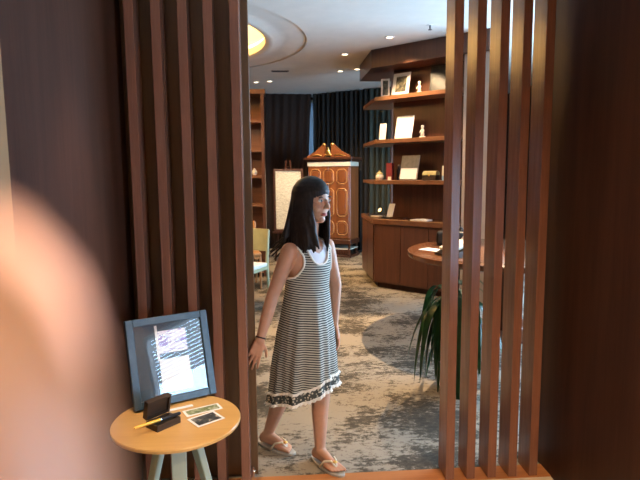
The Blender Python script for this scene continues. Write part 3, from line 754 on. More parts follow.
# ------------------------------------------------------------------ framed document on an easel
ez = thing('easel', 'dark wooden display easel in front of the brown curtain', 'easel', (0.13, 9.35, 0))
for x0, x1, y1 in ((-0.24, -0.03, 0.10), (0.24, 0.03, 0.10)):
    bm = B(); tube(bm, [(x0, 0, 0), (x1, 0.22, 1.70)], 0.018, 6); add('leg', bm, 'dark_mahogany', ez)
bm = B(); tube(bm, [(0, 0.62, 0), (0, 0.24, 1.60)], 0.018, 6); add('leg', bm, 'dark_mahogany', ez)
bm = B(); box2(bm, (-0.28, -0.045, 0.475), (0.28, 0.075, 0.50)); add('ledge', bm, 'dark_mahogany', ez)
df = thing('framed_document', 'cream document in a brown frame standing on the easel', 'frame', (0.13, 9.345, 0.505))
rot = (R(-7.0), 0, 0)
for nm, a, b in (('frame_side', (-0.255, 0, 0), (-0.215, 0.03, 1.06)), ('frame_side', (0.215, 0, 0), (0.255, 0.03, 1.06)), ('frame_rail', (-0.215, 0, 0), (0.215, 0.03, 0.04)), ('frame_rail', (-0.215, 0, 1.02), (0.215, 0.03, 1.06))):
    bm = B(); box2(bm, a, b); add(nm, bm, 'dark_mahogany', df, (0, 0, 0.003), rot)
bm = B(); box2(bm, (-0.215, 0.012, 0.04), (0.215, 0.022, 1.02)); add('document', bm, 'document_print', df, (0, 0, 0.003), rot)

# ------------------------------------------------------------------ chairs at the far side
def chair(label, loc, rz, paint, seatmat):
    c = thing('dining_chair', label, 'chair', loc, rz)
    for sx in (-1, 1):
        bm = B(); tube(bm, [(sx * 0.195, -0.19, 0), (sx * 0.19, -0.185, 0.43)], [0.014, 0.019], 8); add('leg', bm, paint, c, smooth=True, angle=40)
        bm = B(); tube(bm, [(sx * 0.19, 0.235, 0), (sx * 0.19, 0.19, 0.43), (sx * 0.19, 0.20, 0.56), (sx * 0.185, 0.25, 0.84)], [0.014, 0.02, 0.019, 0.014], 8); add('leg', bm, paint, c, smooth=True, angle=40)
    bm = B(); box2(bm, (-0.20, -0.20, 0.39), (0.20, 0.195, 0.43)); bevel(bm, 0.006, 1); add('seat_frame', bm, paint, c)
    bm = B(); box2(bm, (-0.21, -0.215, 0.43), (0.21, 0.17, 0.475)); bevel(bm, 0.016, 3); add('seat', bm, seatmat, c, smooth=True, angle=40)
    bm = B(); vs = []
    for k in range(9):
        x = -0.185 + 0.37 * k / 8; by = 0.205 + 0.02 * (1 - (x / 0.185) ** 2)
        for dy, z in ((0, 0.60), (0.014, 0.60), (0.062, 0.85), (0.048, 0.85)): vs.append(bm.verts.new((x, by + dy, z)))
    for k in range(8):
        for i in range(4):
            bm.faces.new((vs[4 * k + i], vs[4 * k + (i + 1) % 4], vs[4 * k + 4 + (i + 1) % 4], vs[4 * k + 4 + i]))
    bm.faces.new(vs[:4]); bm.faces.new(vs[-4:]); bmesh.ops.recalc_face_normals(bm, faces=bm.faces)
    add('backrest', bm, paint, c, smooth=True, angle=40)
    return c
chair('pale green wooden chair with white seat pad beyond the slats', (-0.43, 6.25, 0), R(-28), 'chair_green', 'cushion_white')
chair('tan wooden chair standing behind the pale green chair', (-0.50, 7.25, 0), R(10), 'tan_wood', 'tan_wood')

# ------------------------------------------------------------------ big round table with things on it
TX, TY, TZ, TR = 2.10, 4.95, 0.76, 0.93
t = thing('round_table', 'large round polished walnut table beside the leafy plant', 'table', (TX, TY, 0))
bm = B(); lathe(bm, [(0, -0.055), (TR - 0.03, -0.055), (TR - 0.005, -0.045), (TR, -0.02), (TR - 0.004, -0.004), (TR - 0.012, 0), (0, 0)], 96); add('table_top', bm, 'walnut_top', t, (0, 0, TZ), smooth=True, angle=35)
bm = B(); lathe(bm, [(0.16, 0.03), (0.10, 0.10), (0.075, 0.30), (0.09, 0.55), (0.22, TZ - 0.055)], 40); add('pedestal', bm, 'walnut_case', t, smooth=True)
bm = B(); lathe(bm, [(0, 0), (0.42, 0), (0.42, 0.02), (0.36, 0.035), (0, 0.035)], 48); add('foot', bm, 'walnut_case', t, smooth=True, angle=35)
bm = B(); box2(bm, (-0.11, -0.075, 0), (0.11, 0.075, 0.002))
o = add('paper_sheet', bm, 'white_paper', None, (1.425, 5.10, TZ), (0, 0, R(-52))); tag(o, 'single sheet of white paper on the large round table', 'paper')
r = thing('guest_book', 'brown book box with cream cover propped on the large round table', 'book box', (1.50, 4.72, TZ), R(20))
bm = B(); prism(bm, [(-0.10, -0.13), (0.13, -0.13), (0.13, 0.13), (-0.10, 0.13)], 0, 0.10)
for v in bm.verts:
    if v.co.z > 0.05 and v.co.x < 0: v.co.z = 0.02
add('wedge', bm, 'box_wood', r)
bm = B(); box2(bm, (-0.10, -0.11, 0), (0.10, 0.11, 0.025)); bevel(bm, 0.004, 1); add('cover', bm, 'cream', r, (0.03, 0, 0.078), (0, R(-19), 0))
r = thing('handbag', 'black leather bag on the far side of the round table', 'bag', (1.72, 5.42, TZ), R(-20))
bm = B(); box2(bm, (-0.16, -0.07, 0), (0.16, 0.07, 0.14)); bevel(bm, 0.03, 3); add('bag_body', bm, 'black_leather', r, smooth=True)
bm = B(); tube(bm, [(-0.10, 0, 0.12), (-0.09, 0, 0.17), (0, 0, 0.195), (0.09, 0, 0.17), (0.10, 0, 0.12)], 0.008, 8); add('handle', bm, 'black_leather', r, smooth=True)
def bottle(label, loc, k, mat, capm):
    r = thing('bottle', label, 'bottle', loc)
    bm = B(); lathe(bm, [(0, 0), (0.036, 0), (0.038, 0.008), (0.038, 0.12), (0.015, 0.155), (0.013, 0.19), (0, 0.19)], 20); add('bottle_body', bm, mat, r, smooth=True, angle=40)
    bm = B(); lathe(bm, [(0, 0.19), (0.016, 0.19), (0.016, 0.215), (0, 0.217)], 16); add('cap', bm, capm, r, smooth=True, angle=40)
    r.scale = (k, k, k)
bottle('cream bottle on the round table behind the slats', (1.66, 4.88, TZ), 1.0, 'ceramic_white', 'black_plastic')
bottle('white bottle on the round table near the plant', (1.74, 4.42, TZ), 0.8, 'white_paper', 'pale_blue')
bottle('tall dark bottle on the round table behind the slats', (1.98, 4.62, TZ), 1.2, 'black_plastic', 'chrome')

# ------------------------------------------------------------------ leafy plant
pl = thing('potted_plant', 'leafy green plant with long drooping leaves in a dark pot', 'plant', (1.18, 3.60, 0))
bm = B(); lathe(bm, [(0, 0), (0.10, 0), (0.13, 0.20), (0.14, 0.22), (0.125, 0.22), (0.12, 0.19), (0, 0.19)], 32); add('pot', bm, 'pot_clay', pl, smooth=True, angle=40)
bm = B(); lathe(bm, [(0, 0.192), (0.119, 0.192), (0.119, 0.198), (0, 0.204)], 24); add('soil', bm, 'soil', pl)
tops = []
for k in range(4):
    a = R(90 * k + 20); tp = Vector((0.07 * math.cos(a), 0.07 * math.sin(a), 0.54 + 0.08 * k))
    bm = B(); tube(bm, [(0.03 * math.cos(a), 0.03 * math.sin(a), 0.19), (0.05 * math.cos(a), 0.05 * math.sin(a), 0.4), tp], [0.012, 0.010, 0.008], 8); add('stem', bm, 'stem_brown', pl, smooth=True); tops.append(tp)
def leaf(base, az, L, rise, droop, w):
    bm = B(); n = 9; prev = None
    d = Vector((math.cos(az), math.sin(az), 0)); s = Vector((-d.y, d.x, 0))
    for i in range(n + 1):
        u = i / n
        h = L * (0.75 * u - 0.22 * u * u * droop)
        z = L * (rise * u - (rise + droop) * 0.75 * u * u)
        c = base + d * h + Vector((0, 0, z)); ww = w * (math.sin(math.pi * min(1, u * 0.93 + 0.07)) ** 0.7) * (1 - 0.25 * u)
        row = [bm.verts.new(c - s * ww + Vector((0, 0, 0.3 * ww))), bm.verts.new(c), bm.verts.new(c + s * ww + Vector((0, 0, 0.3 * ww)))]
        if prev:
            bm.faces.new((prev[0], prev[1], row[1], row[0])); bm.faces.new((prev[1], prev[2], row[2], row[1]))
        prev = row
    bmesh.ops.solidify(bm, geom=list(bm.faces), thickness=0.0015)
    add('leaf', bm, 'leaf', pl, smooth=True, angle=50)
for k in range(60):
    tp = tops[k % 4]
    leaf(tp - Vector((0, 0, random.uniform(0, 0.16))), R(k * 137.5 + random.uniform(-12, 12)), random.uniform(0.42, 0.66), random.uniform(0.10, 0.70), random.uniform(1.0, 1.9), random.uniform(0.028, 0.042))

# ------------------------------------------------------------------ ceiling fittings
def downlight(label, x, y, z, power, size, blend=0.6, color=WARM, aim=(0, 0, 0), group=None, glow='lamp_glow'):
    r = thing('downlight', label, 'downlight', (x, y, z), 0, group)
    bm = B(); lathe(bm, [(0.036, -0.001), (0.055, -0.001), (0.056, -0.006), (0.050, -0.010), (0.038, -0.008), (0.036, -0.001)], 28, caps=False); add('trim_ring', bm, 'white_metal', r, smooth=True)
    bm = B(); lathe(bm, [(0, -0.003), (0.036, -0.003), (0.036, -0.0015), (0, -0.0015)], 24); add('lens', bm, glow, r)
    l = bpy.data.lights.new('downlight_beam', 'SPOT'); l.energy = power; l.color = color; l.spot_size = R(size); l.spot_blend = blend; l.shadow_soft_size = 0.035
    o = bpy.data.objects.new('downlight_beam', l); COL.objects.link(o); o.parent = r; o.location = (0, 0, -0.02); o.rotation_euler = (R(aim[0]), R(aim[1]), R(aim[2]))
    return r
D1 = 'recessed warm downlight in the lounge ceiling just before the bookcase canopy'
D2 = 'recessed warm downlight in the lounge ceiling between round recess and bookcase'
D3 = 'one of two neighbouring downlights in the ceiling before the antique cabinet'
D4 = 'one of two neighbouring downlights in the ceiling by the far bookshelf'
D5 = 'recessed warm downlight over the carpet behind the threshold'
D6 = 'recessed warm downlight over the middle of the carpet'
D7 = 'recessed warm spot in the ceiling beside the pillar over the round table'
D8 = 'recessed warm spot in the ceiling tilted to the far bookshelf'
for lab, x, y, p, s, ax, g in ((D2, 0.85, 7.29, 90, 52, (0, 0, 0), None), (D3, 0.92, 8.48, 190, 80, (26, 0, 0), 'downlights before the cabinet'), (D3, 1.15, 8.32, 110, 80, (24, 6, 0), 'downlights before the cabinet'),
                               (D1, 1.25, 6.37, 190, 74, (20, -24, 0), None), (D4, -0.15, 9.42, 110, 90, (0, 0, 0), 'downlights by the far bookshelf'), (D4, -0.38, 9.52, 50, 90, (0, 0, 0), 'downlights by the far bookshelf'),
                               (D6, 0.95, 4.40, 20, 50, (0, 0, 0), None), (D5, 0.62, 2.98, 38, 36, (0, 0, 0), None), (D7, 2.58, 5.80, 1050, 42, (-20.5, 32.1, 0), None), (D8, -0.50, 4.60, 220, 42, (58, 0, 0), None)):
    downlight(lab, x, y, ZC, p, s, 0.5, WARM, ax, g)
downlight('recessed downlight over the small round table', -0.40, 1.95, ZV, 130, 44, 0.8)
downlight('recessed downlight in the middle of the passage ceiling', 1.12, 1.30, ZV, 90, 110, 0.9)
downlight('recessed downlight at the passage entrance', 1.14, -0.35, ZV, 480, 135, 0.9, (1.0, 0.70, 0.45))
r = thing('sprinkler', 'small dark sprinkler head on the lounge ceiling by the bookcase', 'sprinkler', (1.57, 5.85, ZC))
bm = B(); lathe(bm, [(0, -0.004), (0.03, -0.004), (0.034, 0), (0, 0)], 20); add('rose', bm, 'white_metal', r)
bm = B(); lathe(bm, [(0, -0.05), (0.020, -0.05), (0.020, -0.045), (0.007, -0.04), (0.009, -0.004), (0, -0.004)], 16); add('head', bm, 'sprinkler_dark', r)
r = thing('air_vent', 'narrow brown slot vent in the lounge ceiling', 'vent', (0.02, 8.5, ZC))
bm = B(); box2(bm, (-0.13, -0.05, -0.006), (0.13, 0.05, 0)); bevel(bm, 0.002, 1); add('frame', bm, 'vent_metal', r)
for k in range(3):
    bm = B(); bbox(bm, (0, -0.028 + 0.028 * k, -0.009), (0.23, 0.012, 0.006)); add('slat', bm, 'sprinkler_dark', r)

# ------------------------------------------------------------------ hands and the girl
def hand_caps(k, curls, spread=1.0, thumb_in=0.0, thumb_side=1):
    """capsules of a hand: origin at the wrist, +y to the fingers, +z back of the hand, thumb at +x*thumb_side"""
    out = []
    kn = [(0.030, 0.092), (0.010, 0.097), (-0.010, 0.093), (-0.029, 0.083)]
    seg = [(0.041, 0.025, 0.019), (0.045, 0.028, 0.020), (0.041, 0.026, 0.019), (0.032, 0.019, 0.017)]
    rad = [0.0092, 0.0094, 0.0088, 0.0078]; fan = [7, 1, -5, -12]
    tips = []
    for i in range(4):
        x, y = kn[i]
        out.append((Vector((x * 0.55, 0.004, 0)), 0.0155, Vector((x, y, 0)), 0.0125))
        p = Vector((x, y, 0)); ang = 0.0; az = R(fan[i] * spread)
        for j in range(3):
            ang += R(curls[i][j])
            d = Vector((math.sin(az) * math.cos(ang), math.cos(az) * math.cos(ang), -math.sin(ang)))
            q = p + d * seg[i][j]
            out.append((p, rad[i] * (1 - 0.07 * j), q, rad[i] * (1 - 0.07 * (j + 1)))); p = q
        tips.append((p, d, rad[i] * 0.8))
    b = Vector((0.020, 0.018, -0.004)); dirs = [(0.72, 0.66, -0.22), (0.46, 0.84, -0.28 - thumb_in), (0.26, 0.92, -0.30 - thumb_in)]
    ln = [0.042, 0.031, 0.025]; rr = [0.0140, 0.0108, 0.0098, 0.0084]; p = b
    for j in range(3):
        d = Vector(dirs[j]).normalized(); q = p + d * ln[j]; out.append((p, rr[j], q, rr[j + 1])); p = q
    tips.append((p, d, 0.0084))
    res = [(a * k, ra * k, b * k, rb * k) for a, ra, b, rb in out]
    tips = [(a * k, d, r * k) for a, d, r in tips]
    if thumb_side < 0:
        f = lambda v: Vector((-v.x, v.y, v.z))
        res = [(f(a), ra, f(b), rb) for a, ra, b, rb in res]; tips = [(f(a), f(d), r) for a, d, r in tips]
    return res, tips
def frame_mat(org, ydir, zdir):
    y = Vector(ydir).normalized(); z = Vector(zdir); z = (z - y * z.dot(y)).normalized(); x = y.cross(z)
    return Matrix(((x.x, y.x, z.x, org[0]), (x.y, y.y, z.y, org[1]), (x.z, y.z, z.z, org[2]), (0, 0, 0, 1)))

ROOT = Vector((0.11, 2.78, 0))
girl = thing('person', 'person with long dark hair in a striped sleeveless dress stepping over the threshold', 'person', ROOT)
F = Vector((0.65, -0.76, 0)).normalized(); Lf = Vector((-F.y, F.x, 0))
def cen(z):
    a = min(1, max(0, (z - 0.35) / 0.80)); return Vector((0.098 + 0.040 * a, 2.785 - 0.012 * a, z)) - ROOT
TOR = [(0.60, 0.10, 0.085), (0.68, 0.132, 0.102), (0.76, 0.122, 0.094), (0.86, 0.106, 0.082), (0.95, 0.112, 0.086), (1.04, 0.122, 0.090), (1.09, 0.130, 0.080), (1.125, 0.124, 0.066), (1.150, 0.086, 0.052), (1.168, 0.052, 0.046), (1.20, 0.044, 0.044)]
def interp(tab, z, i):
    if z <= tab[0][0]: return tab[0][i]
    for a, b in zip(tab, tab[1:]):
        if z <= b[0]:
            u = (z - a[0]) / (b[0] - a[0]); u = u * u * (3 - 2 * u) * 0.4 + u * 0.6
            return a[i] + (b[i] - a[i]) * u
    return tab[-1][i]
def build_body():
    bm = B()
    rings = []
    for z, rx, ry in TOR:
        c = cen(z); rings.append([bm.verts.new(c + Lf * rx * math.cos(2 * math.pi * k / 32) + F * ry * math.sin(2 * math.pi * k / 32)) for k in range(32)])
    bm.faces.new(rings[0][::-1]); bm.faces.new(rings[-1])
    for a, b in zip(rings, rings[1:]):
        for k in range(32): bm.faces.new((a[k], a[(k + 1) % 32], b[(k + 1) % 32], b[k]))
    def cap(a, ra, b, rb): capsule(bm, Vector(a) - ROOT, ra, Vector(b) - ROOT, rb, 18)
    # neck and head
    HC = Vector((0.160, 2.737, 1.358)); FH_ = Vector((0.72, -0.70, 0)).normalized(); LH = Vector((-FH_.y, FH_.x, 0))
    cap((0.138, 2.772, 1.14), 0.046, (0.148, 2.755, 1.28), 0.043)
    M = Matrix(((LH.x, FH_.x, 0, 0), (LH.y, FH_.y, 0, 0), (0, 0, 1, 0), (0, 0, 0, 1)))
    h = HC - ROOT
    ball(bm, h + Vector((0, 0, 0.022)) - FH_ * 0.006, (0.072, 0.088, 0.084), 28, M)
    ball(bm, h + Vector((0, 0, -0.030)) + FH_ * 0.012, (0.060, 0.066, 0.074), 24, M)
    ball(bm, h + Vector((0, 0, -0.088)) + FH_ * 0.044, (0.026, 0.024, 0.020), 16, M)
    for s in (-1, 1):
        ball(bm, h + Vector((0, 0, -0.028)) + FH_ * 0.046 + LH * 0.036 * s, (0.026, 0.026, 0.026), 16, M)
        ball(bm, h + Vector((0, 0, -0.010)) - FH_ * 0.006 + LH * 0.071 * s, (0.008, 0.020, 0.030), 14, M)
    capsule(bm, h + FH_ * 0.080 + Vector((0, 0, 0.006)), 0.008, h + FH_ * 0.096 + Vector((0, 0, -0.028)), 0.0105, 12)
    for s in (-1, 1): ball(bm, h + FH_ * 0.086 + Vector((0, 0, -0.031)) + LH * 0.010 * s, (0.008, 0.008, 0.007), 10, M)
    # arms
    shR = cen(1.115) + ROOT - Lf * 0.128; elR = Vector((-0.048, 2.655, 0.905)); wrR = Vector((-0.112, 2.596, 0.700))
    shL = cen(1.115) + ROOT + Lf * 0.128; elL = Vector((0.285, 2.890, 0.90)); wrL = Vector((0.272, 2.845, 0.70))
    cap(shR, 0.044, elR, 0.031); cap(elR, 0.031, elR.lerp(wrR, 0.35), 0.031); cap(elR.lerp(wrR, 0.35), 0.031, wrR, 0.0205)
    cap(shL, 0.044, elL, 0.031); cap(elL, 0.031, wrL, 0.0205)
    HM = frame_mat(wrR - ROOT, (-0.34, -0.03, -0.94), (0.05, -0.97, 0.1))
    caps, tips = hand_caps(0.80, [(2, 14, 10), (2, 8, 8), (3, 9, 8), (6, 10, 8)], 1.1, 0, -1)
    for a, ra, b, rb in caps: capsule(bm, HM @ a, ra, HM @ b, rb, 10)
    HM2 = frame_mat(wrL - ROOT, (0.10, -0.25, -0.95), (0.8, 0.4, 0.1))
    caps2, _ = hand_caps(0.80, [(10, 20, 15)] * 4, 1.0, 0, 1)
    for a, ra, b, rb in caps2: capsule(bm, HM2 @ a, ra, HM2 @ b, rb, 10)
    # legs and feet
    legs = ((Vector((0.055, 2.745, 0.66)), Vector((0.018, 2.825, 0.375)), Vector((-0.092, 2.900, 0.078)), Vector((0.80, -0.60, 0))),
            (Vector((0.165, 2.822, 0.66)), Vector((0.196, 2.765, 0.375)), Vector((0.180, 2.700, 0.078)), Vector((0.58, -0.81, 0))))
    for hp, kn, an, fd in legs:
        fd = fd.normalized(); sd = Vector((-fd.y, fd.x, 0))
        cap(hp, 0.078, kn, 0.048)
        calf = kn.lerp(an, 0.32) - fd * 0.010
        cap(kn, 0.047, calf, 0.046); cap(calf, 0.046, an, 0.027)
        heel = an - fd * 0.030 + Vector((0, 0, -0.030)); g = Vector((an.x, an.y, 0))
        cap(an, 0.028, heel, 0.027)
        cap(heel, 0.026, g + fd * 0.10 + Vector((0, 0, 0.036)), 0.020)
        cap(an + Vector((0, 0, -0.006)), 0.028, g + fd * 0.105 + Vector((0, 0, 0.040)), 0.018)
        for j, o_ in enumerate((-0.026, -0.010, 0.006, 0.019, 0.030)):
            s_ = o_ * (1 if fd.x < 0.7 else -1) * -1
            cap(g + fd * 0.075 + sd * s_ * 0.8 + Vector((0, 0, 0.034)), 0.017, g + fd * (0.118 - 0.004 * j) + sd * s_ + Vector((0, 0, 0.030)), 0.012)
            cap(g + fd * (0.118 - 0.004 * j) + sd * s_ + Vector((0, 0, 0.030)), 0.0105, g + fd * ((0.158, 0.154, 0.148, 0.140, 0.130)[j]) + sd * s_ * 1.05 + Vector((0, 0, 0.026)), (0.0095, 0.0075, 0.007, 0.0068, 0.0065)[j])
    me = remesh('body', bm, 0.0042, 3, 0.5)
    add('body', me, 'skin', girl, smooth=True)
    return h, FH_, LH, HM, tips, legs, wrR, elR
h, FH_, LH, HM, tips, legs, wrR, elR = build_body()
MH = Matrix(((LH.x, FH_.x, 0, 0), (LH.y, FH_.y, 0, 0), (0, 0, 1, 0), (0, 0, 0, 1)))
for s in (-1, 1):
    e = h + FH_ * 0.071 + LH * 0.031 * s + Vector((0, 0, 0.004))
    bm = B(); ball(bm, e, (0.0135, 0.010, 0.0075), 16, MH); ey = add('eye', bm, 'eye_white', girl, smooth=True)
    bm = B(); ball(bm, e + FH_ * 0.0065, (0.0062, 0.0048, 0.0066), 12, MH); add('iris', bm, 'iris_dark', ey, smooth=True)
    bm = B(); tube(bm, [e + FH_ * (0.010 - 0.006 * abs(u)) + LH * 0.017 * u * 1.0 + Vector((0, 0, 0.019 - 0.004 * u * u)) for u in (-1, -0.5, 0, 0.5, 1)], [0.0015, 0.003, 0.0032, 0.0026, 0.0012], 6); add('eyebrow', bm, 'hair', girl, smooth=True)
bm = B()
for dz, rr_ in ((-0.0595, 0.0045), (-0.0665, 0.0055)):
    tube(bm, [h + FH_ * (0.0765 - 0.010 * u * u) + LH * 0.020 * u + Vector((0, 0, dz)) for u in (-1, -0.6, -0.2, 0.2, 0.6, 1)], [0.001, rr_ * 0.8, rr_, rr_, rr_ * 0.8, 0.001], 8)
add('lips', bm, 'lip', girl, smooth=True)

# hair: strands over the skull falling past the shoulders, fused
def build_hair():
    bm = B()
    ball(bm, h + Vector((0, 0, 0.030)) - FH_ * 0.016, (0.083, 0.090, 0.090), 28, MH)
    crown = h + Vector((0, 0, 0.117)) - FH_ * 0.010
    rnd = random.Random(3)
    for i in range(74):
        phi = R(-126 + 254 * i / 73) + rnd.uniform(-0.03, 0.03)          # 0 = back of the head
        d = -FH_ * math.cos(phi) + LH * math.sin(phi)
        pts = [crown]
        for u in (0.14, 0.30, 0.48, 0.66, 0.84, 1.0):
            a = u * R(92)
            ex = 0.083 + 0.012 * math.cos(phi)
            pts.append(h + Vector((0, 0, 0.026)) - FH_ * 0.012 + d * ex * math.sin(a) + Vector((0, 0, 0.090 * math.cos(a))))
        zend = 1.115 + rnd.uniform(-0.03, 0.03) + 0.015 * abs(math.sin(phi)); z = pts[-1].z
        out = 1.0
        wisp = 1.0 if rnd.random() < 0.10 else 0.16
        sway = Vector((-0.060, 0.0, 0)) * max(0, -d.x) * wisp + FH_ * 0.060 * max(0, -math.sin(phi)) * max(0, -math.cos(phi) + 0.55)
        n = 6
        base = pts[-1]
        for j in range(1, n + 1):
            u = j / n
            p = Vector((base.x, base.y, z + (zend - z) * u)) + d * (0.002 * u + 0.008 * math.sin(u * 3.0)) + sway * (u ** 1.6) + Vector((rnd.uniform(-1, 1), rnd.uniform(-1, 1), 0)) * 0.003
            p += d * 0.012 * max(0, u - 0.62) * 2.0 * max(0, math.cos(phi))
            pts.append(p)
        rad = [0.007] + [0.010] * 6 + [0.012, 0.0125, 0.012, 0.011, 0.009, 0.004]
        tube(bm, pts, rad, 8)
    for j in range(7):                                                     # loose wisps blown back
        b0 = h + Vector((-0.085 + 0.006 * j, -0.02 + 0.012 * j, -0.10)); e0 = Vector((-0.150 - 0.012 * (j % 3), -0.06 + 0.02 * j, 1.125 - 0.012 * j + 0.02 * (j % 2)))
        tube(bm, [b0 + Vector((0.02, 0, 0.05)), b0, b0.lerp(e0, 0.5) + Vector((0.012, 0, -0.006)), e0], [0.008, 0.008, 0.0065, 0.004], 8)
    for i in range(15):                                                    # fringe
        u = -1 + 2 * i / 14
        az = u * R(62); d = FH_ * math.cos(az) + LH * math.sin(az)
        pts = [crown]
        for v in (0.16, 0.32, 0.48, 0.64, 0.80):
            a = v * R(92); pts.append(h + Vector((0, 0, 0.026)) - FH_ * 0.006 + (FH_ * 0.090 * math.cos(az) + LH * 0.074 * math.sin(az)) * math.sin(a) + Vector((0, 0, 0.086 * math.cos(a))))
        pts.append(pts[-1] - d * 0.001 + Vector((0, 0, -0.014 - 0.026 * abs(u))))
        tube(bm, pts, [0.007, 0.009, 0.009, 0.008, 0.007, 0.006, 0.003], 8)
    me = remesh('hair', bm, 0.0042, 2, 0.4)
    add('hair', me, 'hair', girl, smooth=True)
build_hair()

# dress
DR = [(0.30, 0.176, 0.170), (0.50, 0.168, 0.158), (0.68, 0.152, 0.138), (0.80, 0.136, 0.115), (0.92, 0.124, 0.100), (1.02, 0.128, 0.101), (1.07, 0.136, 0.094), (1.115, 0.137, 0.080), (1.143, 0.108, 0.068), (1.160, 0.078, 0.060), (1.172, 0.060, 0.055)]
def zhem(th): return 0.384 + 0.044 * (Lf.x * math.cos(th) + F.x * math.sin(th)) + 0.006 * math.sin(5 * th)
def dsurf(th, z, off=0.0):
    rx, ry = interp(DR, z, 1) + off, interp(DR, z, 2) + off
    k = max(0.0, min(1.0, (0.92 - z) / 0.55))
    fold = k * (0.011 * math.cos(7 * th + 0.6) + 0.007 * math.cos(11 * th + 2.0 + 3 * z) + 0.005 * math.cos(17 * th + 1.0))
    return cen(z) + Lf * (rx + fold) * math.cos(th) + F * (ry + fold) * math.sin(th)
def shell(name, mat, zfun, rows, off, kill, thick=0.003, parent=None, seg=144):
    bm = B(); uv = bm.loops.layers.uv.new('UVMap'); G_ = []
    for j in range(rows + 1):
        G_.append([bm.verts.new(dsurf(2 * math.pi * k / seg, zfun(2 * math.pi * k / seg, j / rows), off)) for k in range(seg)])
    for a, b in zip(G_, G_[1:]):
        for k in range(seg):
            q = (a[k], a[(k + 1) % seg], b[(k + 1) % seg], b[k])
            c = sum((v.co for v in q), Vector()) / 4
            if kill and kill(c): continue
            f = bm.faces.new(q)
            for lp in f.loops:
                v = lp.vert.co; lp[uv].uv = (0, v.z + 0.012 * math.sin(v.x * 9))
    bmesh.ops.delete(bm, geom=[v for v in bm.verts if not v.link_faces], context='VERTS')
    loops = []; todo = {e for e in bm.edges if e.is_boundary}
    while todo:
        e = todo.pop(); st, cur = e.verts; lp = [st.co.copy()]
        while cur is not st:
            lp.append(cur.co.copy()); nx = [x for x in cur.link_edges if x in todo]
            if not nx: break
            todo.discard(nx[0]); cur = nx[0].other_vert(cur)
        loops.append(lp)
    bmesh.ops.recalc_face_normals(bm, faces=bm.faces)
    bmesh.ops.solidify(bm, geom=list(bm.faces), thickness=thick)
    o = add(name, bm, mat, parent or girl, smooth=True, angle=60)
    return o, loops
def local(c):
    v = c - cen(c.z); return v.dot(Lf), v.dot(F)
def kill_dress(c):
    a, b = local(c); z = c.z
    if b > 0 and abs(a) < 0.074 and z > 1.045 + 0.085 * (abs(a) / 0.074) ** 3: return True
    if b <= 0 and abs(a) < 0.072 and z > 1.120: return True
    if abs(a) > 0.082 and (b / 0.070) ** 2 + ((z - 1.060) / 0.082) ** 2 < 1: return True
    return z > 1.166
def kill_under(c):
    a, b = local(c); z = c.z
    if b > 0 and abs(a) < 0.060 and z > 1.100 + 0.06 * (abs(a) / 0.060) ** 2: return True
    if b <= 0 and abs(a) < 0.060 and z > 1.13: return True
    if abs(a) > 0.080 and (b / 0.078) ** 2 + ((z - 1.060) / 0.090) ** 2 < 1: return True
    return z > 1.160
def ztop(th, t): return zhem(th) * (1 - t) + 1.172 * t
dress, loops = shell('dress', 'dress_stripes', ztop, 120, 0.0, kill_dress)
shell('undershirt', 'undershirt', lambda th, t: 0.98 + 0.19 * t, 40, -0.007, kill_under, 0.002)
for lp in loops:
    if len(lp) < 12 or max(p.z for p in lp) < 0.7: continue
    for _ in range(4):
        n = len(lp); lp = [(lp[i - 1] + lp[i] * 2 + lp[(i + 1) % n]) / 4 for i in range(n)]
    bm = B(); tube(bm, lp, 0.0055, 8, True); add('piping', bm, 'piping_white', dress, smooth=True)
def ruffle(name, mat, dz0, dz1, off0, off1, wav, rows=5):
    bm = B(); seg = 240; G_ = []
    for j in range(rows + 1):
        u = j / rows; row = []
        for k in range(seg):
            th = 2 * math.pi * k / seg; z = zhem(th) + dz0 + (dz1 - dz0) * u
            w = wav * u * math.sin(52 * th + 1.5 * math.sin(5 * th))
            p = dsurf(th, z, off0 + (off1 - off0) * u + w); p.z += 0.4 * wav * u * math.sin(52 * th + 1.2)
            row.append(bm.verts.new(p))
        G_.append(row)
    for a, b in zip(G_, G_[1:]):
        for k in range(seg): bm.faces.new((a[k], a[(k + 1) % seg], b[(k + 1) % seg], b[k]))
    bmesh.ops.recalc_face_normals(bm, faces=bm.faces); bmesh.ops.solidify(bm, geom=list(bm.faces), thickness=0.002)
    add(name, bm, mat, dress, smooth=True)
ruffle('hem_band', 'hem_pattern', 0.040, -0.012, 0.004, 0.008, 0.001)
ruffle('hem_ruffle', 'piping_white', 0.048, 0.036, 0.006, 0.012, 0.004)
ruffle('hem_ruffle', 'piping_white', -0.008, -0.022, 0.008, 0.015, 0.005)

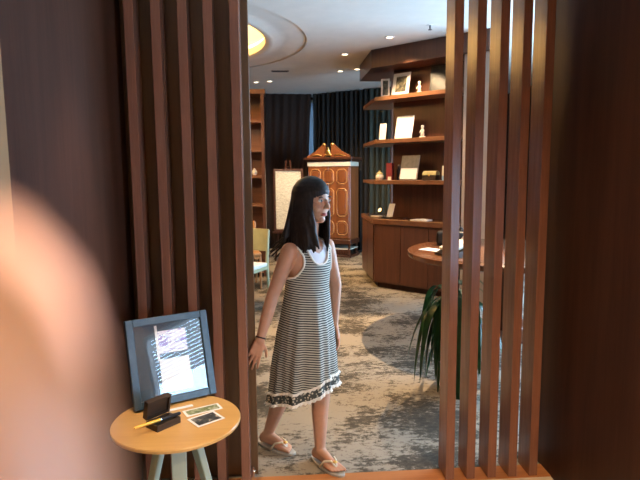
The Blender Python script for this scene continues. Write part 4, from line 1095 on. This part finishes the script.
# sandals, bracelet
for hp, kn, an, fd in legs:
    fd = fd.normalized(); sd = Vector((-fd.y, fd.x, 0)); g = Vector((an.x, an.y, 0)) - ROOT
    bm = B(); out = []
    for k in range(28):
        a = 2 * math.pi * k / 28; lx = math.cos(a); w = 0.038 + 0.012 * lx
        out.append(g + fd * (0.052 + 0.128 * lx) + sd * (w * math.sin(a)))
    prism(bm, [(p.x, p.y) for p in out], 0.001, 0.016); bevel(bm, 0.003, 1)
    sn = add('sandal', bm, 'sandal_sole', girl)
    tp = g + fd * 0.125 + Vector((0, 0, 0.050))
    for s in (-1, 1):
        bm = B(); tube(bm, [g + fd * 0.128 + Vector((0, 0, 0.030)), g + fd * 0.105 + sd * 0.014 * s + Vector((0, 0, 0.060)), g + fd * 0.070 + sd * 0.034 * s + Vector((0, 0, 0.052)), g + fd * 0.045 + sd * 0.042 * s + Vector((0, 0, 0.014))], 0.0055, 8)
        add('sandal_strap', bm, 'sandal_strap', sn, smooth=True)
    bm = B(); ball(bm, g + fd * 0.118 + Vector((0, 0, 0.058)), (0.012, 0.012, 0.007), 12); add('strap_ornament', bm, 'gold', sn, smooth=True)
ax = (wrR - elR).normalized(); c = elR.lerp(wrR, 0.94) - ROOT; x = ax.orthogonal().normalized(); y = ax.cross(x)
bm = B(); tube(bm, [c + (x * math.cos(2 * math.pi * k / 24) + y * math.sin(2 * math.pi * k / 24)) * 0.0225 for k in range(24)], 0.004, 8, True)
add('bracelet', bm, 'hair_tie', girl, smooth=True)

# ------------------------------------------------------------------ the photographer's hand, one fingertip reaching before the lens
FT = Vector((-0.01250, 0.01700, 1.49280))          # index fingertip centre
FA = Vector((0.08, 0.09, 0.97)).normalized()       # finger direction
PB = Vector((0.05, 0.99, -0.10))                   # back of the hand faces away from the photographer
k = 0.92
caps, tips = hand_caps(k, [(0, 2, 3), (55, 65, 40), (60, 70, 45), (62, 70, 45)], 1.0, 0.2, 1)
hm = frame_mat((0, 0, 0), FA, PB)
off = FT - hm @ tips[0][0]
bm = B()
for a, ra, b, rb in caps: capsule(bm, off + hm @ a, ra, off + hm @ b, rb, 14)
capsule(bm, off + hm @ Vector((0, 0.005, 0)), 0.024, off + hm @ Vector((-0.01, -0.20, -0.02)), 0.036, 20)
me = remesh('hand', bm, 0.0022, 3, 0.5)
ph = thing('photographer_hand', 'blurred fingertip and hand of the photographer close before the lens', 'hand', off)
bmx = bmesh.new(); bmx.from_mesh(me); bmesh.ops.translate(bmx, verts=bmx.verts, vec=-off); bmx.to_mesh(me); bmx.free()
add('hand', me, 'skin_finger', ph, smooth=True)
for p, d, rr_ in tips:
    c = hm @ p; dd = (hm.to_3x3() @ d).normalized(); up = hm.to_3x3() @ Vector((0, 0, 1)); up = (up - dd * up.dot(dd)).normalized(); sdv = dd.cross(up)
    M = Matrix(((sdv.x, dd.x, up.x, 0), (sdv.y, dd.y, up.y, 0), (sdv.z, dd.z, up.z, 0), (0, 0, 0, 1)))
    bm = B(); ball(bm, c + up * rr_ * 0.72, (rr_ * 0.72, rr_ * 0.95, rr_ * 0.36), 12, M); add('nail', bm, 'nail', ph, smooth=True)
